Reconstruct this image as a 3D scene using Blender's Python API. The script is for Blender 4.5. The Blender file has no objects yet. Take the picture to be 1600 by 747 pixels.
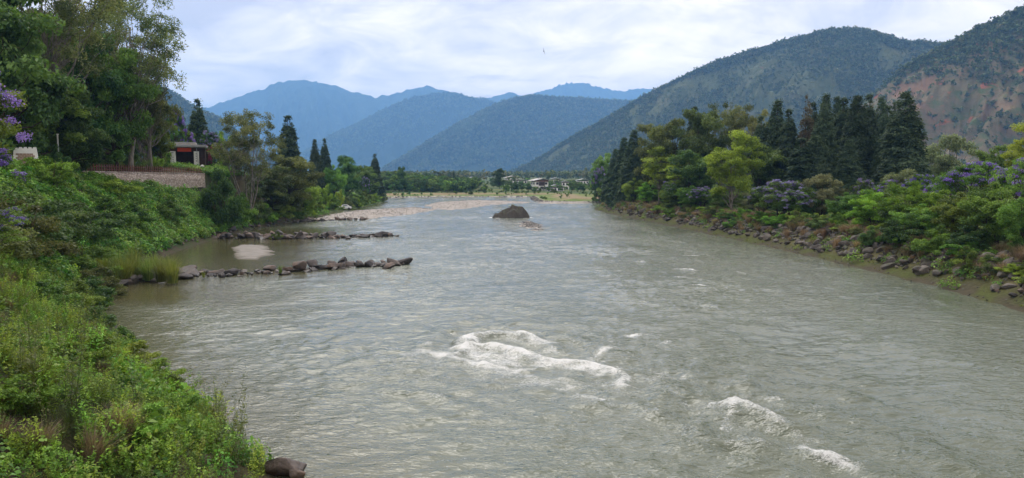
import bpy, math, random
import numpy as np
from mathutils import Vector

# ------------------------------------------------------------------ camera, sky, sun, exposure
sc = bpy.context.scene
col = sc.collection
F_PX, CX, CY, Y_H, CAM_H = 1186.0, 800.0, 373.5, 280.0, 9.0      # photo is 1600 x 747
PITCH = math.atan((CY - Y_H) / F_PX)
cd = bpy.data.cameras.new('camera')
cam = bpy.data.objects.new('camera', cd)
col.objects.link(cam)
cd.sensor_width = 36.0
cd.lens = 36.0 * F_PX / 1600.0
cd.clip_start = 0.1
cd.clip_end = 60000
cam.location = (0, 0, CAM_H)
cam.rotation_euler = (math.radians(90) - PITCH, 0, 0)
sc.camera = cam

SUN_AZ, SUN_EL = math.radians(-14), math.radians(52)       # azimuth measured from +Y towards +X
SUN_DIR = Vector((math.sin(SUN_AZ) * math.cos(SUN_EL), math.cos(SUN_AZ) * math.cos(SUN_EL), math.sin(SUN_EL)))
sl = bpy.data.lights.new('sun', 'SUN')
sl.energy = 1.5
sl.angle = math.radians(32)
sl.color = (1.0, 0.96, 0.89)
so = bpy.data.objects.new('sun', sl)
col.objects.link(so)
so.rotation_euler = SUN_DIR.to_track_quat('Z', 'Y').to_euler()

world = bpy.data.worlds.new('World')
sc.world = world
world.use_nodes = True
wn, wl = world.node_tree.nodes, world.node_tree.links
wn.clear()


def N(tree, kind, **kw):
    n = tree.nodes.new(kind)
    for k, v in kw.items():
        setattr(n, k, v)
    return n


def math_node(tree, op, a, b=None, c=None, clamp=False):
    n = tree.nodes.new('ShaderNodeMath')
    n.operation = op
    n.use_clamp = clamp
    for i, v in enumerate((a, b, c)):
        if v is None:
            continue
        if isinstance(v, (int, float)):
            n.inputs[i].default_value = v
        else:
            tree.links.new(v, n.inputs[i])
    return n.outputs[0]


def mix_col(tree, fac, a, b, blend='MIX'):
    n = tree.nodes.new('ShaderNodeMix')
    n.data_type = 'RGBA'
    n.blend_type = blend
    for s, v in ((n.inputs[0], fac), (n.inputs[6], a), (n.inputs[7], b)):
        if isinstance(v, (int, float)):
            s.default_value = v
        elif isinstance(v, (tuple, list)):
            s.default_value = tuple(v) + ((1.0,) if len(v) == 3 else ())
        else:
            tree.links.new(v, s)
    return n.outputs[2]


def ramp(tree, fac, stops, interp='LINEAR'):
    n = tree.nodes.new('ShaderNodeValToRGB')
    n.color_ramp.interpolation = interp
    el = n.color_ramp.elements
    while len(el) < len(stops):
        el.new(0.5)
    for e, (p, c) in zip(el, stops):
        e.position = p
        e.color = tuple(c) + ((1.0,) if len(c) == 3 else ())
    tree.links.new(fac, n.inputs[0])
    return n.outputs[0]


def noise_tex(tree, vec, scale, detail=4, rough=0.55, dist=0.0, out='Fac'):
    n = tree.nodes.new('ShaderNodeTexNoise')
    n.inputs['Scale'].default_value = scale
    n.inputs['Detail'].default_value = detail
    n.inputs['Roughness'].default_value = rough
    n.inputs['Distortion'].default_value = dist
    if vec is not None:
        tree.links.new(vec, n.inputs['Vector'])
    return n.outputs[0] if out == 'Fac' else n.outputs[1]


def vmap(tree, vec, scale=(1, 1, 1), loc=(0, 0, 0), rot=(0, 0, 0)):
    n = tree.nodes.new('ShaderNodeMapping')
    n.inputs['Scale'].default_value = scale
    n.inputs['Location'].default_value = loc
    n.inputs['Rotation'].default_value = rot
    tree.links.new(vec, n.inputs['Vector'])
    return n.outputs[0]


def build_sky():
    t = world.node_tree
    tc = N(t, 'ShaderNodeTexCoord').outputs['Generated']
    sky = N(t, 'ShaderNodeTexSky', sky_type='NISHITA', sun_disc=False)
    sky.sun_elevation = SUN_EL
    sky.sun_rotation = SUN_AZ
    sky.altitude = 1200
    sep = N(t, 'ShaderNodeSeparateXYZ')
    t.links.new(tc, sep.inputs[0])
    zc = math_node(t, 'MAXIMUM', sep.outputs[2], 0.0)
    den = math_node(t, 'ADD', zc, 0.38)
    comb = N(t, 'ShaderNodeCombineXYZ')
    t.links.new(math_node(t, 'DIVIDE', sep.outputs[0], den), comb.inputs[0])
    t.links.new(math_node(t, 'DIVIDE', sep.outputs[1], den), comb.inputs[1])
    p = comb.outputs[0]
    big = noise_tex(t, vmap(t, p, (1.5, 2.1, 1), (3.1, 0.4, 0)), 1.0, 8, 0.55, 0.7)
    fine = noise_tex(t, vmap(t, p, (4.2, 6.0, 1), (7.3, 2.2, 0)), 1.0, 9, 0.6, 0.8)
    m = math_node(t, 'ADD', math_node(t, 'MULTIPLY', big, 0.64), math_node(t, 'MULTIPLY', fine, 0.36))
    cloud = ramp(t, m, [(0.37, (5.9, 5.3, 5.6)), (0.44, (8.2, 7.4, 7.3)), (0.50, (10.6, 9.4, 8.8)), (0.55, (12.8, 11.2, 10.0)), (0.62, (15.6, 13.6, 11.6))])
    # small dark scud below the deck
    scud = noise_tex(t, vmap(t, p, (2.2, 5.2, 1), (1.7, 9.1, 0)), 1.6, 8, 0.6, 0.3)
    sf = ramp(t, scud, [(0.60, (0, 0, 0)), (0.72, (0.55, 0.55, 0.55))])
    cloud = mix_col(t, sf, cloud, (5.6, 5.1, 5.6))
    # the veiled sun brightens the deck around it
    dp = N(t, 'ShaderNodeVectorMath', operation='DOT_PRODUCT')
    t.links.new(tc, dp.inputs[0])
    dp.inputs[1].default_value = SUN_DIR
    g = math_node(t, 'POWER', math_node(t, 'MAXIMUM', dp.outputs['Value'], 0.0), 5.0)
    gl = math_node(t, 'MULTIPLY_ADD', g, 0.45, 0.86)
    # deck thins and whitens low down
    hz = math_node(t, 'POWER', math_node(t, 'SUBTRACT', 1.0, zc, clamp=True), 6.0)
    white = mix_col(t, hz, (1.0, 1.0, 1.0), (2.05, 1.80, 1.34))
    sc1 = N(t, 'ShaderNodeVectorMath', operation='SCALE')
    t.links.new(mix_col(t, 1.0, cloud, white, 'MULTIPLY'), sc1.inputs[0])
    t.links.new(gl, sc1.inputs['Scale'])
    out = mix_col(t, 0.96, sky.outputs[0], sc1.outputs[0])
    bg = N(t, 'ShaderNodeBackground')
    bg.inputs['Strength'].default_value = 0.1
    t.links.new(out, bg.inputs[0])
    wo = N(t, 'ShaderNodeOutputWorld')
    t.links.new(bg.outputs[0], wo.inputs[0])


build_sky()
vs = sc.view_settings
vs.view_transform = 'Standard'
vs.look = 'None'
vs.exposure = 0.7
vs.gamma = 1.0
vs.use_curve_mapping = False
sc.render.engine = 'CYCLES'
cy = sc.cycles
cy.use_denoising = True
cy.max_bounces = 6
cy.diffuse_bounces = 3
cy.glossy_bounces = 3
cy.transmission_bounces = 3
cy.volume_bounces = 1
cy.caustics_reflective = False
cy.caustics_refractive = False
cy.sample_clamp_indirect = 6.0

rng = np.random.default_rng(11)
random.seed(5)

# ------------------------------------------------------------------ picture -> place
cp, sp_ = math.cos(PITCH), math.sin(PITCH)


def ray(px, py):
    a, b = (px - CX) / F_PX, -(py - CY) / F_PX
    return np.array((a, cp + b * sp_, -sp_ + b * cp))


def on_level(px, py, z=0.0):
    r = ray(px, py)
    k = (z - CAM_H) / r[2]
    return np.array((0, 0, CAM_H)) + r * k


def at_depth(px, py, y):
    r = ray(px, py)
    return np.array((0, 0, CAM_H)) + r * (y / r[1])


# ------------------------------------------------------------------ numeric noise
def _hash(ix, iy, iz, seed):
    h = (ix.astype(np.int64) * 374761393 + iy.astype(np.int64) * 668265263 + iz.astype(np.int64) * 2147483647 + seed * 974634777) & 0xFFFFFFFF
    h = ((h ^ (h >> 13)) * 1274126177) & 0xFFFFFFFF
    h = ((h ^ (h >> 16)) * 2246822519) & 0xFFFFFFFF
    return ((h ^ (h >> 15)) & 0xFFFFFF) / float(0xFFFFFF) * 2 - 1


def vnoise(x, y, z=None, seed=0):
    x = np.asarray(x, float); y = np.asarray(y, float)
    z = np.zeros_like(x) if z is None else np.asarray(z, float)
    x0, y0, z0 = np.floor(x), np.floor(y), np.floor(z)
    fx, fy, fz = x - x0, y - y0, z - z0
    s = lambda q: q * q * q * (q * (q * 6 - 15) + 10)
    u, v, w = s(fx), s(fy), s(fz)
    r = 0
    flat = not np.any(fz)
    for k in (0,) if flat else (0, 1):
        wz = (1 - w) if k == 0 else w
        for j in (0, 1):
            wy = (1 - v) if j == 0 else v
            for i in (0, 1):
                wx = (1 - u) if i == 0 else u
                r = r + wx * wy * wz * _hash(x0 + i, y0 + j, z0 + k, seed)
    return r


def fbm(x, y, z=None, seed=0, octs=4, gain=0.5):
    r, a, f = 0, 1.0, 1.0
    for o in range(octs):
        r = r + a * vnoise(x * f + 17.3 * o, y * f - 9.1 * o, None if z is None else z * f, seed + o)
        a *= gain
        f *= 2.03
    return r


def sstep(a, b, x):
    t = np.clip((x - a) / (b - a), 0, 1)
    return t * t * (3 - 2 * t)


# ------------------------------------------------------------------ mesh and object helpers
def mesh(name, V, F, mat=None, smooth=False, **attrs):
    V = np.asarray(V, np.float32)
    F = np.asarray(F, np.int32)
    me = bpy.data.meshes.new(name)
    me.vertices.add(len(V))
    me.vertices.foreach_set('co', V.ravel())
    if len(F):
        k = F.shape[1]
        me.loops.add(F.size)
        me.loops.foreach_set('vertex_index', F.ravel())
        me.polygons.add(len(F))
        me.polygons.foreach_set('loop_start', np.arange(0, F.size, k, dtype=np.int32))
        if smooth:
            me.polygons.foreach_set('use_smooth', np.ones(len(F), bool))
    for nm, (dom, arr) in attrs.items():
        arr = np.asarray(arr, np.float32)
        if arr.ndim == 1:
            a = me.attributes.new(nm, 'FLOAT', dom)
            a.data.foreach_set('value', arr)
        else:
            a = me.attributes.new(nm, 'FLOAT_COLOR', dom)
            a.data.foreach_set('color', np.c_[arr, np.ones(len(arr))].astype(np.float32).ravel())
    me.update(calc_edges=True)
    if mat:
        me.materials.append(mat)
    return me


def link(name, me, parent=None, loc=None):
    o = bpy.data.objects.new(name, me)
    col.objects.link(o)
    if parent is not None:
        o.parent = parent
    if loc is not None:
        o.location = loc
    return o


def tag(o, label=None, cat=None, group=None, kind=None):
    if label:
        o['label'] = label
    if cat:
        o['category'] = cat
    if group:
        o['group'] = group
    if kind:
        o['kind'] = kind
    return o


def thing(name, label, cat, loc=(0, 0, 0), rz=0.0, group=None, scale=(1, 1, 1)):
    o = link(name, None, None, loc)
    o.rotation_euler = (0, 0, rz)
    o.scale = scale
    return tag(o, label, cat, group)


def grid_faces(nu, nv):
    i = np.arange(nu * nv).reshape(nu, nv)
    return np.stack((i[:-1, :-1], i[1:, :-1], i[1:, 1:], i[:-1, 1:]), -1).reshape(-1, 4)


class Geo:
    """collects boxes and free quads/tris for one part"""
    def __init__(s):
        s.v, s.f = [], []

    def box(s, cx, cy_, cz, sx, sy, sz, rz=0.0, top=(1, 1)):
        n = len(s.v)
        c, si = math.cos(rz), math.sin(rz)
        for dz in (-.5, .5):
            k = top if dz > 0 else (1, 1)
            for dx, dy in ((-.5, -.5), (.5, -.5), (.5, .5), (-.5, .5)):
                x, y = dx * sx * k[0], dy * sy * k[1]
                s.v.append((cx + x * c - y * si, cy_ + x * si + y * c, cz + dz * sz))
        s.f += [(n, n + 3, n + 2, n + 1), (n + 4, n + 5, n + 6, n + 7), (n, n + 1, n + 5, n + 4), (n + 1, n + 2, n + 6, n + 5), (n + 2, n + 3, n + 7, n + 6), (n + 3, n, n + 4, n + 7)]
        return s

    def poly(s, pts, faces):
        n = len(s.v)
        s.v += [tuple(p) for p in pts]
        s.f += [tuple(n + i for i in f) for f in faces]
        return s

    def build(s, name, mat, parent=None, loc=None, smooth=False):
        me = bpy.data.meshes.new(name)
        me.from_pydata(s.v, [], s.f)
        me.update()
        me.materials.append(mat)
        if smooth:
            for p in me.polygons:
                p.use_smooth = True
        return link(name, me, parent, loc)


def tubes(paths, sides=5):
    """paths: list of (pts Nx3, radii N) -> verts, quads"""
    V, F, n = [], [], 0
    ang = np.arange(sides) * 2 * math.pi / sides
    for P, R in paths:
        P = np.asarray(P, float)
        T = np.gradient(P, axis=0)
        T /= np.linalg.norm(T, axis=1, keepdims=True) + 1e-9
        ref = np.where(np.abs(T[:, 2:3]) > 0.9, np.array([[1.0, 0, 0]]), np.array([[0, 0, 1.0]]))
        A = np.cross(T, ref)
        A /= np.linalg.norm(A, axis=1, keepdims=True) + 1e-9
        B = np.cross(T, A)
        R = np.asarray(R, float)[:, None, None]
        ring = P[:, None, :] + R * (np.cos(ang)[None, :, None] * A[:, None, :] + np.sin(ang)[None, :, None] * B[:, None, :])
        m = len(P)
        V.append(ring.reshape(-1, 3))
        i = np.arange(m - 1)[:, None] * sides + np.arange(sides)[None, :]
        j = np.arange(m - 1)[:, None] * sides + (np.arange(sides)[None, :] + 1) % sides
        F.append((np.stack((i, j, j + sides, i + sides), -1) + n).reshape(-1, 4))
        n += m * sides
    return np.concatenate(V), np.concatenate(F)


# ------------------------------------------------------------------ materials
def new_mat(name):
    m = bpy.data.materials.new(name)
    m.use_nodes = True
    t = m.node_tree
    t.nodes.clear()
    out = N(t, 'ShaderNodeOutputMaterial')
    return m, t, out


def principled(t, out, color, rough=0.8, spec=0.3, normal=None, metallic=0.0):
    b = N(t, 'ShaderNodeBsdfPrincipled')
    if isinstance(color, (tuple, list)):
        b.inputs['Base Color'].default_value = tuple(color) + ((1.0,) if len(color) == 3 else ())
    else:
        t.links.new(color, b.inputs['Base Color'])
    if isinstance(rough, (int, float)):
        b.inputs['Roughness'].default_value = rough
    else:
        t.links.new(rough, b.inputs['Roughness'])
    b.inputs['Specular IOR Level'].default_value = spec
    b.inputs['Metallic'].default_value = metallic
    if normal is not None:
        t.links.new(normal, b.inputs['Normal'])
    t.links.new(b.outputs[0], out.inputs['Surface'])
    return b


def bump(t, h, strength=0.5, dist=0.1, normal=None):
    n = N(t, 'ShaderNodeBump')
    n.inputs['Strength'].default_value = strength
    n.inputs['Distance'].default_value = dist
    t.links.new(h, n.inputs['Height'])
    if normal is not None:
        t.links.new(normal, n.inputs['Normal'])
    return n.outputs[0]


def obj_co(t):
    return N(t, 'ShaderNodeTexCoord').outputs['Object']


def world_co(t):
    return N(t, 'ShaderNodeNewGeometry').outputs['Position']


def attr(t, name, out='Fac'):
    return N(t, 'ShaderNodeAttribute', attribute_name=name).outputs[out]


def plain(name, c, rough=0.8, spec=0.3, vary=0.25, scale=1.5, bstr=0.0):
    m, t, out = new_mat(name)
    co = obj_co(t)
    n = noise_tex(t, co, scale, 6, 0.65)
    lo = tuple(x * (1 - vary) for x in c)
    hi = tuple(min(1, x * (1 + vary)) for x in c)
    cc = ramp(t, n, [(0.3, lo), (0.7, hi)])
    nm = bump(t, noise_tex(t, co, scale * 6, 5), bstr, 0.05) if bstr else None
    principled(t, out, cc, rough, spec, nm)
    return m


def leaf_mat(name, stops, transl=0.35, rough=0.55, vary=0.35, hue=0.03, gain=1.85):
    """stops: colours along the per-leaf tint attribute (0..1)"""
    m, t, out = new_mat(name)
    tint = attr(t, 'tint')
    c = ramp(t, tint, [(i / (len(stops) - 1), tuple(v * gain for v in s)) for i, s in enumerate(stops)])
    oi = N(t, 'ShaderNodeObjectInfo').outputs['Random']
    hs = N(t, 'ShaderNodeHueSaturation')
    t.links.new(c, hs.inputs['Color'])
    t.links.new(math_node(t, 'MULTIPLY_ADD', oi, hue * 2, 0.5 - hue), hs.inputs['Hue'])
    r2 = math_node(t, 'FRACT', math_node(t, 'MULTIPLY', oi, 7.31))
    t.links.new(math_node(t, 'MULTIPLY_ADD', r2, vary * 2, 1 - vary), hs.inputs['Value'])
    b = N(t, 'ShaderNodeBsdfPrincipled')
    b.inputs['Roughness'].default_value = rough
    b.inputs['Specular IOR Level'].default_value = 0.25
    t.links.new(hs.outputs[0], b.inputs['Base Color'])
    tr = N(t, 'ShaderNodeBsdfTranslucent')
    t.links.new(mix_col(t, 1.0, hs.outputs[0], (1.0, 1.0, 0.55), 'MULTIPLY'), tr.inputs['Color'])
    mx = N(t, 'ShaderNodeMixShader')
    mx.inputs[0].default_value = transl + 0.08
    t.links.new(b.outputs[0], mx.inputs[1])
    t.links.new(tr.outputs[0], mx.inputs[2])
    t.links.new(mx.outputs[0], out.inputs['Surface'])
    return m


def bark_mat(name, lo, hi):
    m, t, out = new_mat(name)
    co = obj_co(t)
    n = noise_tex(t, vmap(t, co, (3, 3, 0.6)), 2.0, 6, 0.65)
    principled(t, out, ramp(t, n, [(0.35, lo), (0.65, hi)]), 0.9, 0.2, bump(t, n, 0.5, 0.05))
    return m


def rock_mat(name, stops, moss=None, wet=True):
    m, t, out = new_mat(name)
    co = world_co(t)
    n1 = noise_tex(t, co, 0.9, 8, 0.65, 0.6)
    n2 = noise_tex(t, co, 5.0, 8, 0.7, 0.3)
    oi = N(t, 'ShaderNodeObjectInfo').outputs['Random']
    k = math_node(t, 'ADD', math_node(t, 'MULTIPLY', n1, 0.55), math_node(t, 'MULTIPLY', oi, 0.45))
    c = ramp(t, k, stops)
    c = mix_col(t, 0.6, c, ramp(t, n2, [(0.3, (0.35, 0.35, 0.35)), (0.7, (1.25, 1.2, 1.15))]), 'MULTIPLY')
    if moss:
        nz = N(t, 'ShaderNodeSeparateXYZ')
        t.links.new(N(t, 'ShaderNodeNewGeometry').outputs['Normal'], nz.inputs[0])
        f = math_node(t, 'MULTIPLY', ramp(t, nz.outputs[2], [(0.45, (0, 0, 0)), (0.9, (1, 1, 1))]), ramp(t, n1, [(0.45, (0, 0, 0)), (0.6, (1, 1, 1))]))
        c = mix_col(t, f, c, moss)
    r = 0.8
    if wet:      # a dark wet band where the river washes the stone
        pz = N(t, 'ShaderNodeSeparateXYZ')
        t.links.new(co, pz.inputs[0])
        hgt = math_node(t, 'ADD', pz.outputs[2], math_node(t, 'MULTIPLY', n2, -0.25))
        wf = ramp(t, hgt, [(0.02, (1, 1, 1)), (0.16, (0, 0, 0))])
        c = mix_col(t, wf, c, mix_col(t, 1.0, c, (0.42, 0.40, 0.36), 'MULTIPLY'))
        r = ramp(t, hgt, [(0.02, (0.3,) * 3), (0.2, (0.8,) * 3)])
    principled(t, out, c, r, 0.35, bump(t, n2, 0.9, 0.12))
    return m


MAT = {}
MAT['bark'] = bark_mat('bark', (0.030, 0.022, 0.016), (0.085, 0.066, 0.05))
MAT['bark_pale'] = bark_mat('bark_pale', (0.10, 0.09, 0.075), (0.27, 0.24, 0.205))
MAT['twig'] = bark_mat('twig', (0.06, 0.045, 0.03), (0.14, 0.11, 0.08))
MAT['rock'] = rock_mat('rock', [(0.25, (0.035, 0.033, 0.034)), (0.45, (0.085, 0.078, 0.076)), (0.6, (0.14, 0.125, 0.115)), (0.75, (0.19, 0.135, 0.105))])
MAT['rock_pale'] = rock_mat('rock_pale', [(0.25, (0.06, 0.051, 0.046)), (0.5, (0.12, 0.105, 0.094)), (0.78, (0.24, 0.215, 0.19))], moss=(0.05, 0.06, 0.025))
MAT['boulder'] = rock_mat('boulder', [(0.3, (0.022, 0.019, 0.016)), (0.6, (0.05, 0.044, 0.036)), (0.9, (0.12, 0.105, 0.088))], moss=(0.045, 0.055, 0.02))
MAT['white'] = plain('white_plaster', (0.74, 0.72, 0.68), 0.7, 0.3, 0.1, 0.8)
MAT['cream'] = plain('cream_plaster', (0.56, 0.50, 0.42), 0.8, 0.3, 0.15, 0.8)
MAT['dark_wood'] = plain('dark_wood', (0.05, 0.027, 0.021), 0.7, 0.3, 0.35, 2.0)
MAT['brown_wood'] = plain('brown_wood', (0.13, 0.05, 0.035), 0.65, 0.3, 0.3, 3.0)
MAT['slate'] = plain('roof_sheet', (0.36, 0.34, 0.32), 0.6, 0.4, 0.25, 1.5)
MAT['roof_pale'] = plain('roof_pale', (0.31, 0.32, 0.34), 0.5, 0.4, 0.2, 1.0)
MAT['roof_green'] = plain('roof_green', (0.05, 0.28, 0.19), 0.5, 0.4, 0.2, 1.0)
MAT['banner'] = plain('banner_cloth', (0.62, 0.075, 0.03), 0.8, 0.2, 0.12, 2.0)
MAT['ink'] = plain('ink', (0.03, 0.03, 0.03), 0.7, 0.2, 0.2, 4.0)
MAT['window'] = plain('window_glass', (0.035, 0.04, 0.045), 0.15, 0.6, 0.3, 0.7)
MAT['paving'] = plain('paving', (0.42, 0.40, 0.37), 0.8, 0.3, 0.2, 1.2)
MAT['brick'] = plain('brick', (0.30, 0.21, 0.16), 0.9, 0.2, 0.3, 6.0, 0.3)
MAT['car_white'] = plain('car_paint_white', (0.78, 0.78, 0.78), 0.25, 0.5, 0.03, 1.0)
MAT['tyre'] = plain('tyre', (0.02, 0.02, 0.02), 0.9, 0.2, 0.2, 4.0)
MAT['bird'] = plain('bird_feather', (0.05, 0.045, 0.04), 0.8, 0.2, 0.3, 9.0)

# ------------------------------------------------------------------ the river's outline and the lie of the land
def lv(pts):
    return [on_level(*p)[:2] for p in pts]


SHORE_L = [(-6.0, -60), (-5.5, 0)] + lv([(432, 747), (330, 660), (205, 568), (168, 520), (142, 468), (146, 452), (178, 436), (228, 412), (268, 396), (300, 384), (345, 372), (398, 357), (450, 349), (500, 340), (522, 331), (562, 325), (600, 316)])
SHORE_F = lv([(602, 309.5), (660, 308), (735, 307.5), (828, 308)]) + [np.array((8.5, 330)), np.array((10, 303))] + lv([(870, 317), (918, 317)]) + [np.array((70, 305)), np.array((170, 330))]
SHORE_R = [np.array((170, 285)), np.array((60, 268)), np.array((33, 255)), np.array((26, 240))] + lv([(928, 327), (950, 334), (1000, 344), (1080, 360), (1200, 386), (1300, 409), (1400, 433), (1500, 459), (1600, 488)]) + [np.array((34.6, 30)), np.array((34.2, 0)), np.array((34, -60))]
SHORE_L = [np.array(p) for p in SHORE_L]


def seg_dist(x, y, poly, closed=False):
    d = np.full(x.shape, 1e9)
    n = len(poly)
    for i in range(n if closed else n - 1):
        a, b = poly[i], poly[(i + 1) % n]
        ab = b - a
        t = np.clip(((x - a[0]) * ab[0] + (y - a[1]) * ab[1]) / (ab @ ab + 1e-9), 0, 1)
        d = np.minimum(d, np.hypot(x - a[0] - t * ab[0], y - a[1] - t * ab[1]))
    return d


def inside(x, y, poly):
    r = np.zeros(x.shape, bool)
    n = len(poly)
    for i in range(n):
        a, b = poly[i], poly[(i + 1) % n]
        c = ((a[1] > y) != (b[1] > y)) & (x < (b[0] - a[0]) * (y - a[1]) / (b[1] - a[1] + 1e-12) + a[0])
        r ^= c
    return r


RIVER = SHORE_L + SHORE_F + SHORE_R
WALL_X, WALL_Y0, WALL_Y1 = -53.4, 84.0, 131.0


def land(x, y):
    """height, distances to the left / far / right shore, in-river flag"""
    x = np.asarray(x, float); y = np.asarray(y, float)
    dl, df, dr = seg_dist(x, y, SHORE_L), seg_dist(x, y, SHORE_F), seg_dist(x, y, SHORE_R)
    wet = inside(x, y, RIVER)
    top = np.interp(y, [0, 40, 70, 130, 150, 185, 230, 300, 400], [8.4, 8.4, 9.6, 9.8, 8.0, 5.0, 3.4, 2.6, 2.4])
    wid = np.interp(y, [0, 25, 50, 70, 100, 130, 200, 300], [14, 13.5, 10.5, 10, 11, 11, 14, 16])
    q = np.clip(dl / wid, 0, 1)
    pl = top * (0.75 * q + 0.25 * q * q * (3 - 2 * q)) + 0.02 * np.clip(dl - wid, 0, 60)
    pl = pl + 0.5 * fbm(x * 0.22, y * 0.22, seed=3, octs=3) * sstep(1, 5, dl) * (1 - sstep(150, 200, y))
    pr = np.interp(dr, [0, 1.0, 1.6, 5.0, 9, 30, 120, 500, 1500], [0, 0.26, 0.55, 2.6, 3.0, 3.3, 5.0, 14, 30])
    pr = pr + 0.18 * fbm(x * 0.5, y * 0.5, seed=8, octs=3) * sstep(1, 4, dr)
    pf = np.interp(df, [0, 3, 10, 14, 40, 80, 200, 600, 3000], [0, 0.5, 0.8, 1.4, 1.8, 2.3, 4.0, 8.0, 30])
    pf = pf + 7.5 * np.exp(-((x + 95) / 55) ** 2 - ((y - 490) / 45) ** 2)
    wl_, wf_, wr_ = 1 / (dl ** 2 + 1e-3) ** 1.5, 1 / (df ** 2 + 1e-3) ** 1.5, 1 / (dr ** 2 + 1e-3) ** 1.5
    z = (wl_ * pl + wf_ * pf + wr_ * pr) / (wl_ + wf_ + wr_)
    # the terrace held up by the retaining wall
    tz = sstep(WALL_Y0 - 14, WALL_Y0, y) * (1 - sstep(WALL_Y1 + 22, WALL_Y1 + 34, y))
    ter = 9.95 + 1.0 * np.clip((WALL_X - 0.6 - x) / 5, 0, 1) * sstep(105, 128, y)
    z = np.where((x < WALL_X - 0.05) & (tz > 0), z * (1 - tz) + ter * tz, z)
    wz = sstep(WALL_Y0 - 6, WALL_Y0, y) * (1 - sstep(WALL_Y1, WALL_Y1 + 3, y))
    z = np.where((x >= WALL_X - 0.05) & (wz > 0), np.minimum(z, 9.0 * wz + 20 * (1 - wz)), z)
    dmin = np.minimum(np.minimum(dl, df), dr)
    z = np.where(wet, -np.clip(dmin * 0.4, 0, 1.6), z)
    return z, dl, df, dr, wet


def gz(x, y):
    return float(land(np.array([x]), np.array([y]))[0][0])


def axis(parts):
    r = []
    for a, b, step in parts:
        r.append(np.arange(a, b, step))
    return np.concatenate(r)


def grow(a, b, n):
    """n points from a to b, spacing growing"""
    return a + (b - a) * (np.linspace(0, 1, n + 1)[1:]) ** 2.6


MAT_GROUND = None


def build_ground():
    xs = np.concatenate((-grow(140, 14000, 26)[::-1], axis([(-140, -60, 2.0), (-60, 45, 0.75), (45, 140, 1.5)]), grow(140, 14000, 26)))
    k = np.argmin(abs(xs - WALL_X))
    xs = np.sort(np.append(np.delete(xs, k), [WALL_X - 0.08, WALL_X + 0.08]))
    ys = np.concatenate((-grow(20, 2500, 10)[::-1], axis([(-20, 150, 0.75), (150, 420, 2.0), (420, 700, 5.0)]), grow(700, 24000, 34)))
    X, Y = np.meshgrid(xs, ys, indexing='ij')
    Z, dl, df, dr, wet = land(X, Y)
    # natural surface colours of the place
    n1 = fbm(X * 0.35, Y * 0.35, seed=21, octs=4)[..., None]
    n2 = fbm(X * 0.06, Y * 0.16, seed=22, octs=3)[..., None]
    soil = np.array((0.07, 0.056, 0.037)); dark = np.array((0.045, 0.062, 0.022)); grass = np.array((0.095, 0.14, 0.032))
    tan = np.array((0.24, 0.185, 0.115)); mud = np.array((0.062, 0.055, 0.036)); weed = np.array((0.062, 0.075, 0.02)); field = np.array((0.05, 0.085, 0.03)); pebble = np.array((0.34, 0.31, 0.28))
    mixc = lambda a, b, f: a * (1 - f) + b * f
    left = mixc(soil, dark, np.clip(0.5 + n1 * 1.2, 0, 1))
    left = mixc(left, grass * 0.8, (sstep(14, 20, dl) * (1 - sstep(120, 160, Y)))[..., None] * 0.35)
    left = mixc(left, mixc(grass, field, np.clip(0.5 + n2, 0, 1)), sstep(170, 230, Y)[..., None] * 0.8)
    d3 = dr[..., None]
    right = mixc(mud, weed, sstep(0.3, 1.3, d3 + n1 * 1.2))
    right = mixc(right, mixc(mixc(soil, weed, 0.55), tan, np.clip(0.4 + n1, 0, 1) * 0.15), sstep(1.2, 2.2, d3))
    right = mixc(right, grass, sstep(6.5, 9.0, d3 + n1))
    right = mixc(right, mixc(field, soil, np.clip(0.5 + n1, 0, 1)), sstep(40, 70, d3))
    d2 = df[..., None]
    far = mixc(pebble, grass * 1.15, sstep(2.0, 4.5, d2 + n1 * 2))
    far = mixc(far, tan, sstep(9, 12, d2 + n2 * 4) * (1 - sstep(18, 26, d2)) * 0.9)
    band = np.clip(0.5 + 1.6 * vnoise(X * 0.008, (Y + 0.1 * X) * 0.055, seed=31)[..., None], 0, 1)
    fl = mixc(field, mixc(grass, tan, 0.25), band)
    far = mixc(far, fl, sstep(22, 30, d2))
    w = np.stack((1 / (dl ** 2 + .1) ** 1.5, 1 / (df ** 2 + .1) ** 1.5, 1 / (dr ** 2 + .1) ** 1.5), -1)
    w /= w.sum(-1, keepdims=True)
    C = left * w[..., 0:1] + far * w[..., 1:2] + right * w[..., 2:3]
    C = np.where(wet[..., None], mud, C)
    m, t, out = new_mat('ground')
    co = world_co(t)
    c = attr(t, 'tone', 'Color')
    nf = noise_tex(t, co, 3.0, 8, 0.7)
    c = mix_col(t, 0.8, c, ramp(t, nf, [(0.3, (0.55, 0.55, 0.5)), (0.7, (1.45, 1.4, 1.35))]), 'MULTIPLY')
    principled(t, out, c, 0.95, 0.15, bump(t, nf, 0.7, 0.15))
    V = np.stack((X, Y, Z), -1).reshape(-1, 3)
    tag(link('ground', mesh('ground', V, grid_faces(len(xs), len(ys)), m, True, tone=('POINT', C.reshape(-1, 3)))), kind='structure')


build_ground()


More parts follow.
